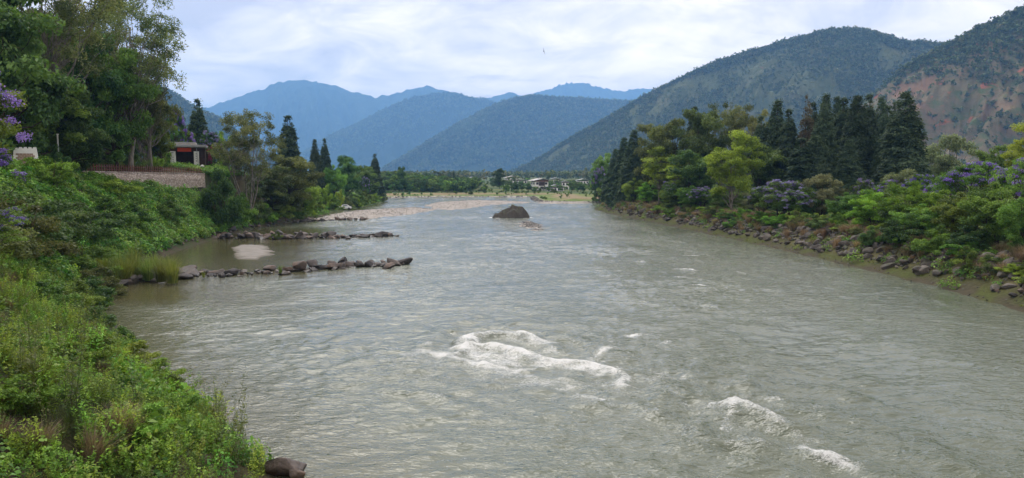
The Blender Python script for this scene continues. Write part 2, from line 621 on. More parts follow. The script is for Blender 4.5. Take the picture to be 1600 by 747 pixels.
# ------------------------------------------------------------------ sand and gravel bars in the river
def bar(name, px_poly, top, slope, mat, step, seed, rag=0.5, pebbles=0):
    P = [p for p in lv(px_poly)]
    A = np.array(P)
    x0, y0 = A.min(0) - 2; x1, y1 = A.max(0) + 2
    xs, ys = np.arange(x0, x1, step), np.arange(y0, y1, step)
    X, Y = np.meshgrid(xs, ys, indexing='ij')
    d = seg_dist(X, Y, P, True) * np.where(inside(X, Y, P), 1, -1)
    d = d + rag * fbm(X * 0.4, Y * 0.4, seed=seed, octs=4)
    Z = top * np.tanh(d * slope / top) + 0.03 * fbm(X * 1.5, Y * 1.5, seed=seed + 1, octs=3) * (d > 0)
    Z = np.maximum(Z, -0.5)
    o = link(name, mesh(name, np.stack((X, Y, Z), -1).reshape(-1, 3), grid_faces(len(xs), len(ys)), mat, True))
    tag(o, kind='structure')
    pts = np.stack((X, Y, Z), -1)[d > 0.1]
    return pts


def gravel_mat():
    m, t, out = new_mat('gravel')
    co = world_co(t)
    v = N(t, 'ShaderNodeTexVoronoi')
    v.inputs['Scale'].default_value = 3.2
    t.links.new(co, v.inputs['Vector'])
    n = noise_tex(t, co, 0.25, 5, 0.6)
    g = ramp(t, v.outputs['Color'], [(0.15, (0.13, 0.118, 0.105)), (0.5, (0.27, 0.245, 0.215)), (0.85, (0.46, 0.43, 0.39))])
    c = mix_col(t, 0.5, g, ramp(t, n, [(0.35, (0.15, 0.135, 0.11)), (0.5, (0.28, 0.245, 0.21)), (0.65, (0.38, 0.35, 0.315))]))
    principled(t, out, c, 0.85, 0.25, bump(t, v.outputs['Distance'], 0.8, 0.08))
    return m


def sand_mat():
    m, t, out = new_mat('sand')
    co = world_co(t)
    n = noise_tex(t, vmap(t, co, (0.6, 1.2, 1)), 0.9, 7, 0.6)
    pz = N(t, 'ShaderNodeSeparateXYZ')
    t.links.new(co, pz.inputs[0])
    c = ramp(t, n, [(0.3, (0.19, 0.175, 0.155)), (0.7, (0.27, 0.25, 0.225))])
    wet = ramp(t, pz.outputs[2], [(0.015, (1, 1, 1)), (0.06, (0, 0, 0))])
    c = mix_col(t, wet, c, (0.12, 0.108, 0.085))
    principled(t, out, c, 0.9, 0.2, bump(t, noise_tex(t, co, 5, 5), 0.25, 0.04))
    return m


MAT['gravel'] = gravel_mat()
MAT['sand'] = sand_mat()
GRAVEL = []
bar('sandbank', [(361, 388), (376, 382.5), (410, 382), (418, 387), (428, 396), (402, 406), (372, 405), (368, 396)], 0.16, 0.08, MAT['sand'], 0.22, 1, 0.35)
GRAVEL.append(bar('gravel_bar', [(468, 348), (500, 344), (575, 342), (640, 335), (682, 327.5), (650, 324), (600, 326), (555, 329), (518, 335)], 0.35, 0.08, MAT['gravel'], 0.8, 5))
GRAVEL.append(bar('gravel_bar', [(664, 321), (682, 316), (735, 313), (800, 314.5), (835, 316), (775, 319.5), (735, 325), (702, 328.5), (676, 326)], 0.6, 0.07, MAT['gravel'], 1.0, 9))
GRAVEL.append(bar('gravel_bar', [(812, 348), (826, 345), (842, 350), (850, 357), (838, 360), (822, 354)], 0.12, 0.05, MAT['gravel'], 0.5, 13, 0.8))
GRAVEL.append(bar('gravel_bar', [(838, 314), (880, 312), (925, 311), (925, 317.5), (880, 318.5), (842, 318)], 0.6, 0.08, MAT['gravel'], 1.0, 15))


# ------------------------------------------------------------------ the water
def wpoly(pts):
    return [np.array(p) for p in lv(pts)]


CRESTS = [   # polyline in the photo, height, width across, foam, wavelength behind
    ([(722, 545), (735, 528), (770, 523), (812, 526), (846, 537)], 0.42, 0.42, 1.0, 2.2),
    ([(688, 553), (705, 556), (735, 566), (778, 575)], 0.16, 0.5, 1.0, 0),
    ([(742, 541), (790, 545), (838, 556), (880, 566), (925, 570), (962, 574)], 0.22, 0.38, 1.0, 0),
    ([(962, 576), (974, 590), (980, 604), (994, 606)], 0.22, 0.26, 0.9, 0),
    ([(1128, 650), (1142, 636), (1170, 641), (1200, 650), (1226, 662)], 0.40, 0.30, 0.85, 2.6),
    ([(1108, 631), (1126, 637)], 0.15, 0.22, 0.8, 0),
    ([(1236, 697), (1262, 703), (1290, 713), (1322, 725)], 0.36, 0.26, 0.8, 2.4),
    ([(1142, 689), (1168, 693)], 0.2, 0.24, 0.35, 1.6),
    ([(1015, 640), (1035, 648)], 0.22, 0.30, 0.25, 1.6),
    ([(648, 612), (680, 615), (708, 624)], 0.17, 0.30, 0.28, 1.8),
    ([(905, 617), (930, 622), (948, 626)], 0.12, 0.26, 0.6, 0),
    ([(941, 552), (948, 545)], 0.14, 0.22, 0.75, 0),
    ([(985, 524), (1004, 521)], 0.10, 0.22, 0.8, 0),
    ([(1030, 538), (1044, 534)], 0.08, 0.16, 0.6, 0),
    ([(880, 590), (905, 598)], 0.10, 0.22, 0.5, 0),
    ([(1060, 664), (1088, 672)], 0.14, 0.24, 0.3, 1.4),
    ([(1210, 620), (1222, 622)], 0.06, 0.2, 0.6, 0),
    ([(1088, 444), (1106, 446)], 0.08, 0.16, 0.95, 0),
    ([(1030, 433), (1064, 434)], 0.10, 0.22, 0.55, 0),
    ([(1062, 420), (1085, 422)], 0.10, 0.22, 0.7, 0),
    ([(990, 408), (1010, 409)], 0.10, 0.2, 0.6, 0),
    ([(1070, 399), (1092, 399)], 0.10, 0.2, 0.6, 0),
    ([(940, 430), (952, 431)], 0.08, 0.2, 0.5, 0),
    ([(1150, 425), (1162, 427)], 0.08, 0.2, 0.45, 0),
    ([(920, 400), (936, 400)], 0.08, 0.25, 0.45, 0),
]


def line_coords(x, y, poly):
    """distance, signed side distance, along-fraction to a polyline"""
    bd = np.full(x.shape, 1e9); bs = np.zeros(x.shape); bt = np.zeros(x.shape)
    L = np.cumsum([0] + [np.hypot(*(poly[i + 1] - poly[i])) for i in range(len(poly) - 1)])
    for i in range(len(poly) - 1):
        a, b = poly[i], poly[i + 1]
        ab = b - a
        ln = np.hypot(*ab)
        t = ((x - a[0]) * ab[0] + (y - a[1]) * ab[1]) / (ln * ln)
        tc = np.clip(t, 0, 1)
        dx, dy = x - a[0] - tc * ab[0], y - a[1] - tc * ab[1]
        d = np.hypot(dx, dy)
        s = (ab[0] * dy - ab[1] * dx) / ln
        m = d < bd
        bd = np.where(m, d, bd); bs = np.where(m, s, bs); bt = np.where(m, (L[i] + tc * ln) / L[-1], bt)
    return bd, bs, bt


def water_mat():
    m, t, out = new_mat('river_water')
    co = world_co(t)
    foam_a = attr(t, 'foam')
    calm = attr(t, 'calm')
    live = math_node(t, 'SUBTRACT', 1.0, calm, clamp=True)
    # silt-grey green body with slow drifting patches
    n0 = noise_tex(t, vmap(t, co, (0.10, 0.05, 0.1), rot=(0, 0, 0.2)), 1.0, 5, 0.6)
    body = ramp(t, n0, [(0.3, (0.088, 0.104, 0.070)), (0.7, (0.135, 0.150, 0.110))])
    body = mix_col(t, calm, body, (0.085, 0.078, 0.036))
    # ripples at three sizes, drawn out across the stream
    r1 = noise_tex(t, vmap(t, co, (0.75, 1.5, 1), rot=(0, 0, 0.25)), 1.3, 2, 0.5, 0.5)
    r2 = noise_tex(t, vmap(t, co, (1.9, 3.6, 1), rot=(0, 0, 0.15)), 1.6, 1.5, 0.45, 0.8)
    r3 = noise_tex(t, vmap(t, co, (5.5, 10.0, 1), rot=(0, 0, -0.1)), 1.5, 1, 0.5, 0.3)
    patch = ramp(t, noise_tex(t, vmap(t, co, (0.05, 0.022, 1), rot=(0, 0, 0.15)), 1.6, 3, 0.6), [(0.36, (0.25,) * 3), (0.62, (1, 1, 1))])
    amp = math_node(t, 'MULTIPLY', patch, math_node(t, 'MULTIPLY_ADD', live, 0.9, 0.1))
    h = math_node(t, 'ADD', math_node(t, 'MULTIPLY', r1, 0.17), math_node(t, 'MULTIPLY', r2, 0.095))
    h = math_node(t, 'ADD', h, math_node(t, 'MULTIPLY', r3, 0.022))
    h = math_node(t, 'MULTIPLY', h, amp)
    h2 = math_node(t, 'ADD', h, math_node(t, 'MULTIPLY', math_node(t, 'MULTIPLY', r2, calm), 0.012))
    nm = bump(t, h2, 1.0, 1.0)
    w = N(t, 'ShaderNodeBsdfPrincipled')
    t.links.new(body, w.inputs['Base Color'])
    w.inputs['Roughness'].default_value = 0.05
    w.inputs['IOR'].default_value = 1.333
    t.links.new(nm, w.inputs['Normal'])
    # foam: broken by two noises
    f1 = noise_tex(t, vmap(t, co, (2.6, 6.5, 1)), 1.8, 9, 0.74, 1.8)
    f2 = noise_tex(t, vmap(t, co, (1, 1.6, 1)), 11.0, 5, 0.75, 0.8)
    thr = math_node(t, 'ADD', math_node(t, 'MULTIPLY', f1, 0.75), math_node(t, 'MULTIPLY', f2, 0.25))
    k = math_node(t, 'ADD', math_node(t, 'MULTIPLY', foam_a, 1.55), math_node(t, 'MULTIPLY_ADD', thr, 6.0, -3.4))
    fm = ramp(t, k, [(0.12, (0, 0, 0)), (0.45, (0.45,) * 3), (0.9, (1.0,) * 3)])
    fb = N(t, 'ShaderNodeBsdfPrincipled')
    fb.inputs['Base Color'].default_value = (0.86, 0.87, 0.84, 1)
    fb.inputs['Roughness'].default_value = 0.85
    t.links.new(bump(t, math_node(t, 'ADD', f2, f1), 1.0, 0.10), fb.inputs['Normal'])
    mx = N(t, 'ShaderNodeMixShader')
    t.links.new(fm, mx.inputs[0])
    t.links.new(w.outputs[0], mx.inputs[1])
    t.links.new(fb.outputs[0], mx.inputs[2])
    t.links.new(mx.outputs[0], out.inputs['Surface'])
    return m


SPRAY = []


def build_water():
    xs = np.concatenate((axis([(-170, -46, 3.0)]), np.arange(-46, 42, 0.15), axis([(42, 175, 3.0)])))
    ys, y = [-60.0, -30, -10, 0, 8], 13.0
    while y < 400:
        ys.append(y)
        y += max(0.11, y * 0.0042)
    ys = np.array(ys)
    X, Y = np.meshgrid(xs, ys, indexing='ij')
    dl = seg_dist(X, Y, SHORE_L)
    # how lively the surface is: slack water behind the groynes and under the left bank
    slack = sstep(17, 3, dl) * sstep(118, 105, Y) * sstep(48, 58, Y)
    slack = np.maximum(slack, 0.55 * sstep(7, 1, dl))
    bay = sstep(24, 12, dl) * sstep(66, 72, Y) * sstep(150, 130, Y)
    slack = np.clip(np.maximum(slack, bay), 0, 1)
    live = 1 - 0.88 * slack
    s, c_ = math.sin(0.2), math.cos(0.2)
    U, W = X * c_ + Y * s, -X * s + Y * c_
    wob = fbm(U * 0.12, W * 0.1, seed=41, octs=3)
    h = 0.075 * fbm(U * 0.35 + wob, W * 0.5 + wob, seed=42, octs=3)
    h = h + 0.035 * fbm(U * 1.1 + wob * 2, W * 1.7, seed=45, octs=3)
    h = h + 0.012 * fbm(U * 3.5, W * 5.0, seed=48, octs=2) * (Y < 90)
    rough = 0.55 + 0.6 * np.clip(0.5 + fbm(X * 0.07, Y * 0.05, seed=51, octs=2), 0, 1)
    near_rapid = np.exp(-((X - 5) / 13) ** 2 - ((Y - 33) / 12) ** 2)
    Z = h * live * rough * (1 + 0.7 * near_rapid)
    foam = np.zeros(X.shape)
    m = (Y > 20) & (Y < 105) & (abs(X) < 30)
    xm, ym, zm, fm = X[m], Y[m], np.zeros(m.sum()), np.zeros(m.sum())
    jx = 0.38 * fbm(xm * 1.0, ym * 1.0, seed=61, octs=4, gain=0.6); jy = 0.48 * fbm(xm * 1.0, ym * 1.0, seed=66, octs=4, gain=0.6)
    brk = fbm(xm * 1.3, ym * 1.3, seed=71, octs=3)
    sx = 0.22 * fbm(xm * 0.7, ym * 0.7, seed=62, octs=2); sy = 0.26 * fbm(xm * 0.7, ym * 0.7, seed=67, octs=2)
    for pts, A, w, fo, lam in CRESTS:
        P = wpoly(pts)
        d, sgn, tt = line_coords(xm + sx, ym + sy, P)
        end = np.clip(np.minimum(tt, 1 - tt) * 6, 0.0, 1) ** 0.7
        prof = np.exp(-(d / w) ** 2)
        A = A * 0.72
        zm += A * prof * (0.35 + 0.65 * end) * (0.9 + 0.15 * brk)
        if lam:
            zm += 0.42 * A * np.cos(2 * math.pi * sgn / lam) * np.exp(-d / lam / 1.3) * (1 - prof)
        d, sgn, tt = line_coords(xm + sx + 0.5 * jx, ym + sy + 0.5 * jy, P)
        fm = np.maximum(fm, fo * np.exp(-(d / (w * 1.3)) ** 1.4) * (0.62 + 0.5 * np.clip(brk + 0.5, 0, 1)))
        # streaks of spent foam trailing off downstream
        tail = np.exp(-np.clip(-sgn, 0, 9) / (w * 4.5)) * (sgn < 0) * (d < w * 9)
        fm = np.maximum(fm, 0.62 * fo * tail * np.clip(0.35 + brk, 0, 1))
        if False:
            SPRAY.append((P, A, w))
    # white water churning inside the big hole
    hole = wpoly([(690, 552), (735, 530), (770, 536), (860, 558), (955, 574), (940, 584), (860, 576), (790, 580), (735, 570)])
    dh = seg_dist(xm, ym, hole, True) * np.where(inside(xm, ym, hole), 1, -1)
    fm = np.maximum(fm, sstep(-0.5, 0.7, dh + 0.6 * brk) * (0.50 + 0.35 * brk))
    zm += 0.07 * sstep(-0.3, 0.8, dh) * fbm(xm * 2.2, ym * 2.2, seed=77, octs=2)
    Z[m] += zm
    foam[m] = fm
    # wash round the mid-river boulder
    pb = on_level(799, 341)
    eb = np.hypot((X - pb[0]) / 4.7, (Y - pb[1] - 2.5) / 3.0)
    foam = np.maximum(foam, 0.75 * np.exp(-((eb - 1.0) / 0.16) ** 2) * np.clip(0.6 + vnoise(X * 0.9, Y * 0.7, seed=81), 0, 1.2))
    # thin foam wash round the mid-river boulder and along the stone groynes
    mat = water_mat()
    V = np.stack((X, Y, Z), -1).reshape(-1, 3)
    tag(link('river', mesh('river', V, grid_faces(len(xs), len(ys)), mat, True, foam=('POINT', foam.ravel()), calm=('POINT', slack.ravel()))), kind='structure')


build_water()


# ------------------------------------------------------------------ hills and mountains
def forest_mat(name, a, b, patches=None, bumpd=8.0, sc_=0.02):
    m, t, out = new_mat(name)
    co = world_co(t)
    n1 = noise_tex(t, co, sc_, 8, 0.65, 0.4)
    n2 = noise_tex(t, co, sc_ * 0.22, 5, 0.6, 0.5)
    c = ramp(t, n1, [(0.32, a), (0.68, b)])
    for i, (pc, lo, hi, s2) in enumerate(patches or []):
        np_ = noise_tex(t, vmap(t, co, (1, 1, 1.8), loc=(31 * i, 7, 0)), s2, 7, 0.6, 0.8)
        c = mix_col(t, ramp(t, np_, [(lo, (0, 0, 0)), (hi, (1, 1, 1))]), c, pc)
    c = mix_col(t, 0.5, c, ramp(t, n2, [(0.3, (0.6, 0.6, 0.6)), (0.7, (1.35, 1.35, 1.3))]), 'MULTIPLY')
    principled(t, out, c, 0.95, 0.1, bump(t, n1, 0.8, bumpd))
    return m


def hill(name, sil, toward, slope, mat, seed, amp=0.12, nu=260, nv=90, back=0.5, gully=0.0035, p=1.12, rag=0.0):
    """sil: (px, py, depth) along the ridge; the flank falls away from the ridge towards and away from us"""
    S = np.array(sil, float)
    u = np.linspace(0, 1, nu)
    k = np.linspace(0, 1, len(S))
    # smooth (Catmull-like) resampling of the ridge
    pxs = np.interp(u, k, S[:, 0]); pys = np.interp(u, k, S[:, 1]); ds = np.interp(u, k, S[:, 2])
    ker = np.hanning(2 * (nu // (3 * len(S))) + 3); ker /= ker.sum()
    pad = len(ker) // 2
    sm = lambda q: np.convolve(np.pad(q, pad, mode='reflect', reflect_type='odd'), ker, mode='valid')
    pxs, pys, ds = sm(pxs), sm(pys), sm(ds)
    R = np.array([at_depth(a, b, c) for a, b, c in zip(pxs, pys, ds)])
    R[:, 2] += rag * fbm(u * 60, u * 0, seed=seed + 5, octs=4)
    t = np.array(toward, float); t /= np.linalg.norm(t)
    v = np.concatenate((-np.linspace(1, 0, nv // 3)[:-1] * back, np.linspace(0, 1, nv) ** 1.15))
    H = np.maximum(R[:, 2], 5.0) + 40
    Lw = H / slope
    X = R[:, 0:1] + t[0] * Lw[:, None] * v[None, :]
    Y = R[:, 1:2] + t[1] * Lw[:, None] * v[None, :]
    av = np.abs(v)[None, :]
    Z = R[:, 2:3] - (H[:, None]) * (1 - (1 - np.clip(av, 0, 1)) ** p)
    env = np.clip(av * 3.0, 0, 1) * np.clip((1 - av) * 1.5, 0.2, 1)
    al = X * t[1] - Y * t[0]
    dn = X * t[0] + Y * t[1]
    wob = 0.35 * fbm(dn * gully * 0.5, al * gully * 0.5, seed=seed + 9, octs=3)
    rid = 1 - np.abs(fbm(al * gully * 1.6 + wob * 2, dn * gully * 0.45, seed=seed, octs=5))
    Z = Z + H[:, None] * amp * env * (rid - 0.85) * 2.0
    Z = Z + H[:, None] * amp * 0.25 * env * fbm(X * gully * 6, Y * gully * 6, seed=seed + 3, octs=4)
    P = np.stack((X, Y, Z), -1)
    o = tag(link(name, mesh(name, P.reshape(-1, 3), grid_faces(nu, len(v)), mat, True)), kind='structure')
    return P, v


def hill_points(P, v, n, r, vmin=-0.05, vmax=0.9, ridge_bias=0.25):
    nu, nv = P.shape[:2]
    ok = np.where((v >= vmin) & (v <= vmax))[0]
    i = r.random(n) * (nu - 1.001)
    j = ok[0] + r.random(n) ** (1 + ridge_bias) * (ok[-1] - ok[0] - 0.001)
    nr = int(n * 0.12)
    j0 = np.argmin(abs(v))
    j[:nr] = np.clip(j0 + r.normal(0, 1.2, nr), ok[0], ok[-1] - 0.001)
    i0, j0_ = i.astype(int), j.astype(int)
    fi, fj = (i - i0)[:, None], (j - j0_)[:, None]
    q = P[i0, j0_] * (1 - fi) * (1 - fj) + P[i0 + 1, j0_] * fi * (1 - fj) + P[i0, j0_ + 1] * (1 - fi) * fj + P[i0 + 1, j0_ + 1] * fi * fj
    return q


M_FAR = forest_mat('far_forest', (0.018, 0.030, 0.018), (0.045, 0.065, 0.034), None, 25, 0.004)
M_MID = forest_mat('mid_forest', (0.018, 0.034, 0.018), (0.055, 0.075, 0.036), [((0.09, 0.095, 0.05), 0.58, 0.72, 0.004)], 14, 0.008)
M_HILL = forest_mat('hill_scrub', (0.055, 0.075, 0.034), (0.12, 0.13, 0.06), [((0.15, 0.145, 0.08), 0.55, 0.70, 0.008), ((0.19, 0.10, 0.065), 0.66, 0.75, 0.012)], 5, 0.02)
M_RED = forest_mat('red_scrub', (0.10, 0.092, 0.047), (0.19, 0.148, 0.085), [((0.09, 0.115, 0.045), 0.52, 0.62, 0.03), ((0.21, 0.125, 0.072), 0.52, 0.68, 0.010), ((0.34, 0.105, 0.055), 0.63, 0.68, 0.018)], 4, 0.03)

HP = {}
HP['far2'] = hill('mountain', [(760, 170, 12500), (810, 152, 12500), (850, 141, 12500), (880, 131, 12500), (908, 129, 12500), (935, 135, 12500), (965, 143, 12500), (1010, 139, 12500), (1100, 150, 12500)], (0.1, -1), 0.5, M_FAR, 201, 0.10, rag=18)
HP['far1'] = hill('mountain', [(180, 200, 10500), (280, 176, 10300), (330, 166, 10000), (372, 152, 9900), (415, 137, 9800), (440, 127, 9700), (468, 124, 9600), (500, 128, 9600), (540, 139, 9700), (585, 152, 9900), (620, 146, 10200), (650, 137, 10400), (668, 134, 10500), (700, 143, 10600), (750, 155, 10800), (800, 144, 11000), (830, 158, 11200), (900, 180, 11400)], (0.25, -1), 0.5, M_FAR, 203, 0.13, rag=14)
HP['mid3'] = hill('mountain', [(430, 272, 6400), (520, 212, 6700), (570, 190, 6900), (620, 164, 7000), (660, 152, 7100), (700, 147, 7200), (740, 155, 7300), (790, 165, 7400), (860, 180, 7600)], (-0.55, -1), 0.55, M_FAR, 207, 0.15, rag=7)
HP['mid4'] = hill('mountain', [(600, 268, 4300), (650, 238, 4500), (700, 206, 4700), (750, 180, 4800), (790, 161, 4900), (825, 153, 5000), (870, 155, 5050), (920, 158, 5100), (1000, 163, 5200), (1080, 170, 5300)], (-0.5, -1), 0.55, M_MID, 211, 0.15, rag=4)
HP['left'] = hill('hill', [(-500, 40, 1900), (-250, 10, 2050), (60, 60, 2300), (160, 100, 2400), (230, 132, 2500), (272, 152, 2600), (310, 175, 2700), (350, 194, 2800), (390, 225, 2900), (440, 262, 3000)], (0.5, -1), 0.6, M_MID, 213, 0.12, rag=3)
HP['right'] = hill('hill', [(760, 290, 2600), (830, 258, 2550), (890, 220, 2480), (950, 188, 2400), (1010, 150, 2320), (1060, 126, 2280), (1110, 103, 2240), (1170, 84, 2200), (1230, 66, 2160), (1290, 52, 2120), (1335, 48, 2080), (1375, 56, 2040), (1410, 68, 2000), (1480, 72, 1960), (1560, 62, 1900), (1700, 30, 1850)], (-0.62, -1), 0.62, M_HILL, 217, 0.16, nu=420, nv=150, gully=0.0045)
HP['red'] = hill('hill', [(1120, 300, 1500), (1200, 258, 1450), (1290, 205, 1400), (1360, 152, 1360), (1420, 105, 1330), (1475, 78, 1300), (1520, 54, 1270), (1560, 36, 1240), (1600, 18, 1220), (1680, -20, 1180), (1800, -60, 1120), (1950, -90, 1050)], (-0.35, -1), 0.55, M_RED, 223, 0.13, nu=360, nv=150, gully=0.007)

# ------------------------------------------------------------------ foliage builders
def unit(a):
    return a / (np.linalg.norm(a, axis=-1, keepdims=True) + 1e-9)


def leaf_quads(C, nrm, L, W, r, droop=0.0, axis_=None):
    """folded diamond leaves: centres C, facing nrm, length L, width W"""
    n = len(C)
    rnd = r.normal(size=(n, 3)) if axis_ is None else axis_ + 0.45 * r.normal(size=(n, 3))
    a = unit(rnd - nrm * np.sum(rnd * nrm, 1, keepdims=True))
    a[:, 2] -= droop
    a = unit(a)
    b = unit(np.cross(nrm, a))
    L = np.broadcast_to(L, n)[:, None]; W = np.broadcast_to(W, n)[:, None]
    up = nrm * W * 0.18
    V = np.stack((C - a * L * .5, C + b * W * .5 + up, C + a * L * .5, C - b * W * .5 + up), 1).reshape(-1, 3)
    return V, np.arange(4 * n).reshape(n, 4)


def clump_leaves(centres, radii, count, r, leaf, aspect, up=0.5, rnd=0.75, droop=0.0, sub=7, shell=0.4, tbase=None, tvar=0.16):
    """leaf-bearing clumps, each made of smaller clusters"""
    K = len(centres)
    tb = r.random(K) if tbase is None else tbase
    per = np.maximum(1, (count * radii.prod(1) ** (2 / 3) / (radii.prod(1) ** (2 / 3)).sum()).astype(int))
    PC, PN, PT, PS = [], [], [], []
    for k in range(K):
        d = unit(r.normal(size=(sub, 3)))
        d[:, 2] = np.where(d[:, 2] < -0.3, -d[:, 2], d[:, 2])
        sc_ = centres[k] + d * radii[k] * (r.random((sub, 1)) ** 0.35) * 0.8
        s = r.integers(0, sub, per[k])
        dd = unit(r.normal(size=(per[k], 3)))
        q = sc_[s] + dd * (r.random((per[k], 1)) ** shell) * radii[k] * 0.5
        PC.append(q)
        PN.append(unit(0.55 * dd + 0.35 * d[s] + np.array((0, 0, up)) + rnd * r.normal(size=(per[k], 3))))
        PT.append(np.clip(0.15 + 0.7 * tb[k] + (r.random(sub) - 0.5)[s] * 0.35 + r.normal(0, tvar, per[k]), 0, 1))
        PS.append(np.ones(per[k]))
    C, NN, T = np.concatenate(PC), np.concatenate(PN), np.concatenate(PT)
    sz = leaf * r.uniform(0.7, 1.35, len(C))
    V, Fq = leaf_quads(C, NN, sz, sz * aspect, r, droop)
    return V, Fq, T


def limb(a, b, r0, r1, r, n=6, sag=0.1, wob=0.05):
    a, b = np.asarray(a, float), np.asarray(b, float)
    L = np.linalg.norm(b - a)
    t = np.linspace(0, 1, n)[:, None]
    m = (a + b) / 2 + np.array((0, 0, -sag * L)) * 1.0
    hor = (b - a) * np.array((1, 1, 0))
    m = m + hor * 0.12
    P = (1 - t) ** 2 * a + 2 * t * (1 - t) * m + t * t * b
    P[1:-1] += r.normal(0, wob * L, (n - 2, 3)) * 0.5
    return P, np.linspace(r0, r1, n)


PROTO = {}
protos_seed = [100]


def tree_proto(key, H, rad, cr0, K, leaves_n, leaf, aspect, lmat, bmat, form='round', clump=0.14, trunk=0.022, up=0.5, droop=0.0, lean=0.04, multi=1, flat=0.7, blossom=None, tvar=0.16, sub=7, branch_r=0.35, mspread=0.35):
    """form: round | cone | airy | umbrella | bush.  returns dict of part meshes for a tree of height H and crown radius rad"""
    protos_seed[0] += 1
    r = np.random.default_rng(protos_seed[0])
    paths, cen, rd = [], [], []
    for s in range(multi):
        ph = 2 * math.pi * s / max(multi, 1) + r.random()
        base = np.array((math.cos(ph), math.sin(ph), 0)) * (0.02 * H if multi > 1 else 0)
        topxy = r.normal(0, lean, 2) * H + (np.array((math.cos(ph), math.sin(ph))) * rad * mspread if multi > 1 else 0)
        tp = np.array((topxy[0], topxy[1], H * (0.95 if form == 'cone' else 0.78)))
        P, R = limb(base - np.array((0, 0, 0.35)), tp, trunk * H, trunk * H * 0.16, r, 9, 0.0, 0.012)
        paths.append((P, R))
    z0 = cr0 * H
    for k in range(K):
        for _ in range(40):
            if form == 'cone':
                f = 1 - (1 - r.random()) ** 0.62
                f = r.random() ** 1.25
                z = z0 + (H - z0) * f
                rr = rad * (1 - f) ** 0.82 * (0.86 + 0.2 * r.random()) + 0.02 * H
                th = r.random() * 2 * math.pi
                q = np.array((math.cos(th) * rr * 0.8, math.sin(th) * rr * 0.8, z - 0.18 * rr))
                cr = clump * H * (0.35 + 0.65 * (1 - f)) * r.uniform(0.8, 1.2)
                break
            if form == 'umbrella':
                th, q0 = r.random() * 2 * math.pi, r.random() ** 0.5
                rr = rad * q0
                z = H * (0.93 - 0.30 * q0 ** 2) + r.normal(0, 0.05) * H
                q = np.array((math.cos(th) * rr, math.sin(th) * rr, min(z, H - 0.04 * H)))
                if r.random() < 0.3:
                    q[2] -= 0.2 * H * r.random()
                cr = clump * H * r.uniform(0.7, 1.25)
                break
            d = unit(r.normal(size=3))
            rr = r.random() ** 0.4
            q = d * rr * np.array((rad, rad, (H - z0) / 2)) + np.array((0, 0, (H + z0) / 2))
            if form == 'airy' and (q[2] < z0 + 0.06 * H or rr < 0.35):
                continue
            if form == 'bush':
                q[2] = H * 0.12 + abs(d[2]) * rr * H * 0.80
                q[:2] = d[:2] * rr * rad * (1.05 - 0.25 * q[2] / H)
            cr = clump * H * r.uniform(0.7, 1.3)
            break
        q[2] = min(q[2], H - cr * flat * 0.9)
        cen.append(q); rd.append((cr, cr, cr * flat))
    cen, rd = np.array(cen), np.array(rd)
    for k in range(K):
        tr = paths[r.integers(0, multi)]
        if form == 'cone':
            zz = min(cen[k][2] + 0.05 * H, 0.93 * H)
        else:
            zz = np.clip(cen[k][2] * r.uniform(0.45, 0.75) - 0.02 * H, 0.12 * H, 0.75 * H)
        i = np.argmin(abs(tr[0][:, 2] - zz))
        r0 = tr[1][i] * (0.25 if form == 'cone' else branch_r + 0.15 * r.random())
        paths.append(limb(tr[0][i], cen[k], r0, r0 * 0.2, r, 6, 0.06 if form != 'cone' else -0.05, 0.05))
    Vt, Ft = tubes(paths, 6)
    V, Fq, T = clump_leaves(cen, rd, leaves_n, r, leaf, aspect, up, 0.75, droop, sub, tvar=tvar)
    d = {'trunk': mesh(key + '_trunk', Vt, Ft, bmat, True), 'crown': mesh(key + '_crown', V, Fq, lmat, False, tint=('FACE', T)), 'H': H, 'R': rad}
    if blossom:
        bm, bn, bl = blossom
        o = np.argsort(-(cen[:, 2] + 0.25 * np.hypot(cen[:, 0], cen[:, 1]) + r.normal(0, 0.08 * H, K)))[:max(3, int(K * 0.55))]
        bc = cen[o] + np.array((0, 0, 0.35)) * rd[o] + r.normal(0, 0.25, (len(o), 3)) * rd[o]
        bc = np.concatenate((bc, cen[o] + r.normal(0, 0.5, (len(o), 3)) * rd[o]))
        V, Fq, T = clump_leaves(bc, np.concatenate((rd[o], rd[o])) * 0.62, bn, r, bl, 0.75, 0.6, 0.8, 0.0, 9)
        d['blossom'] = mesh(key + '_blossom', V, Fq, bm, False, tint=('FACE', T))
    PROTO[key] = d
    return d


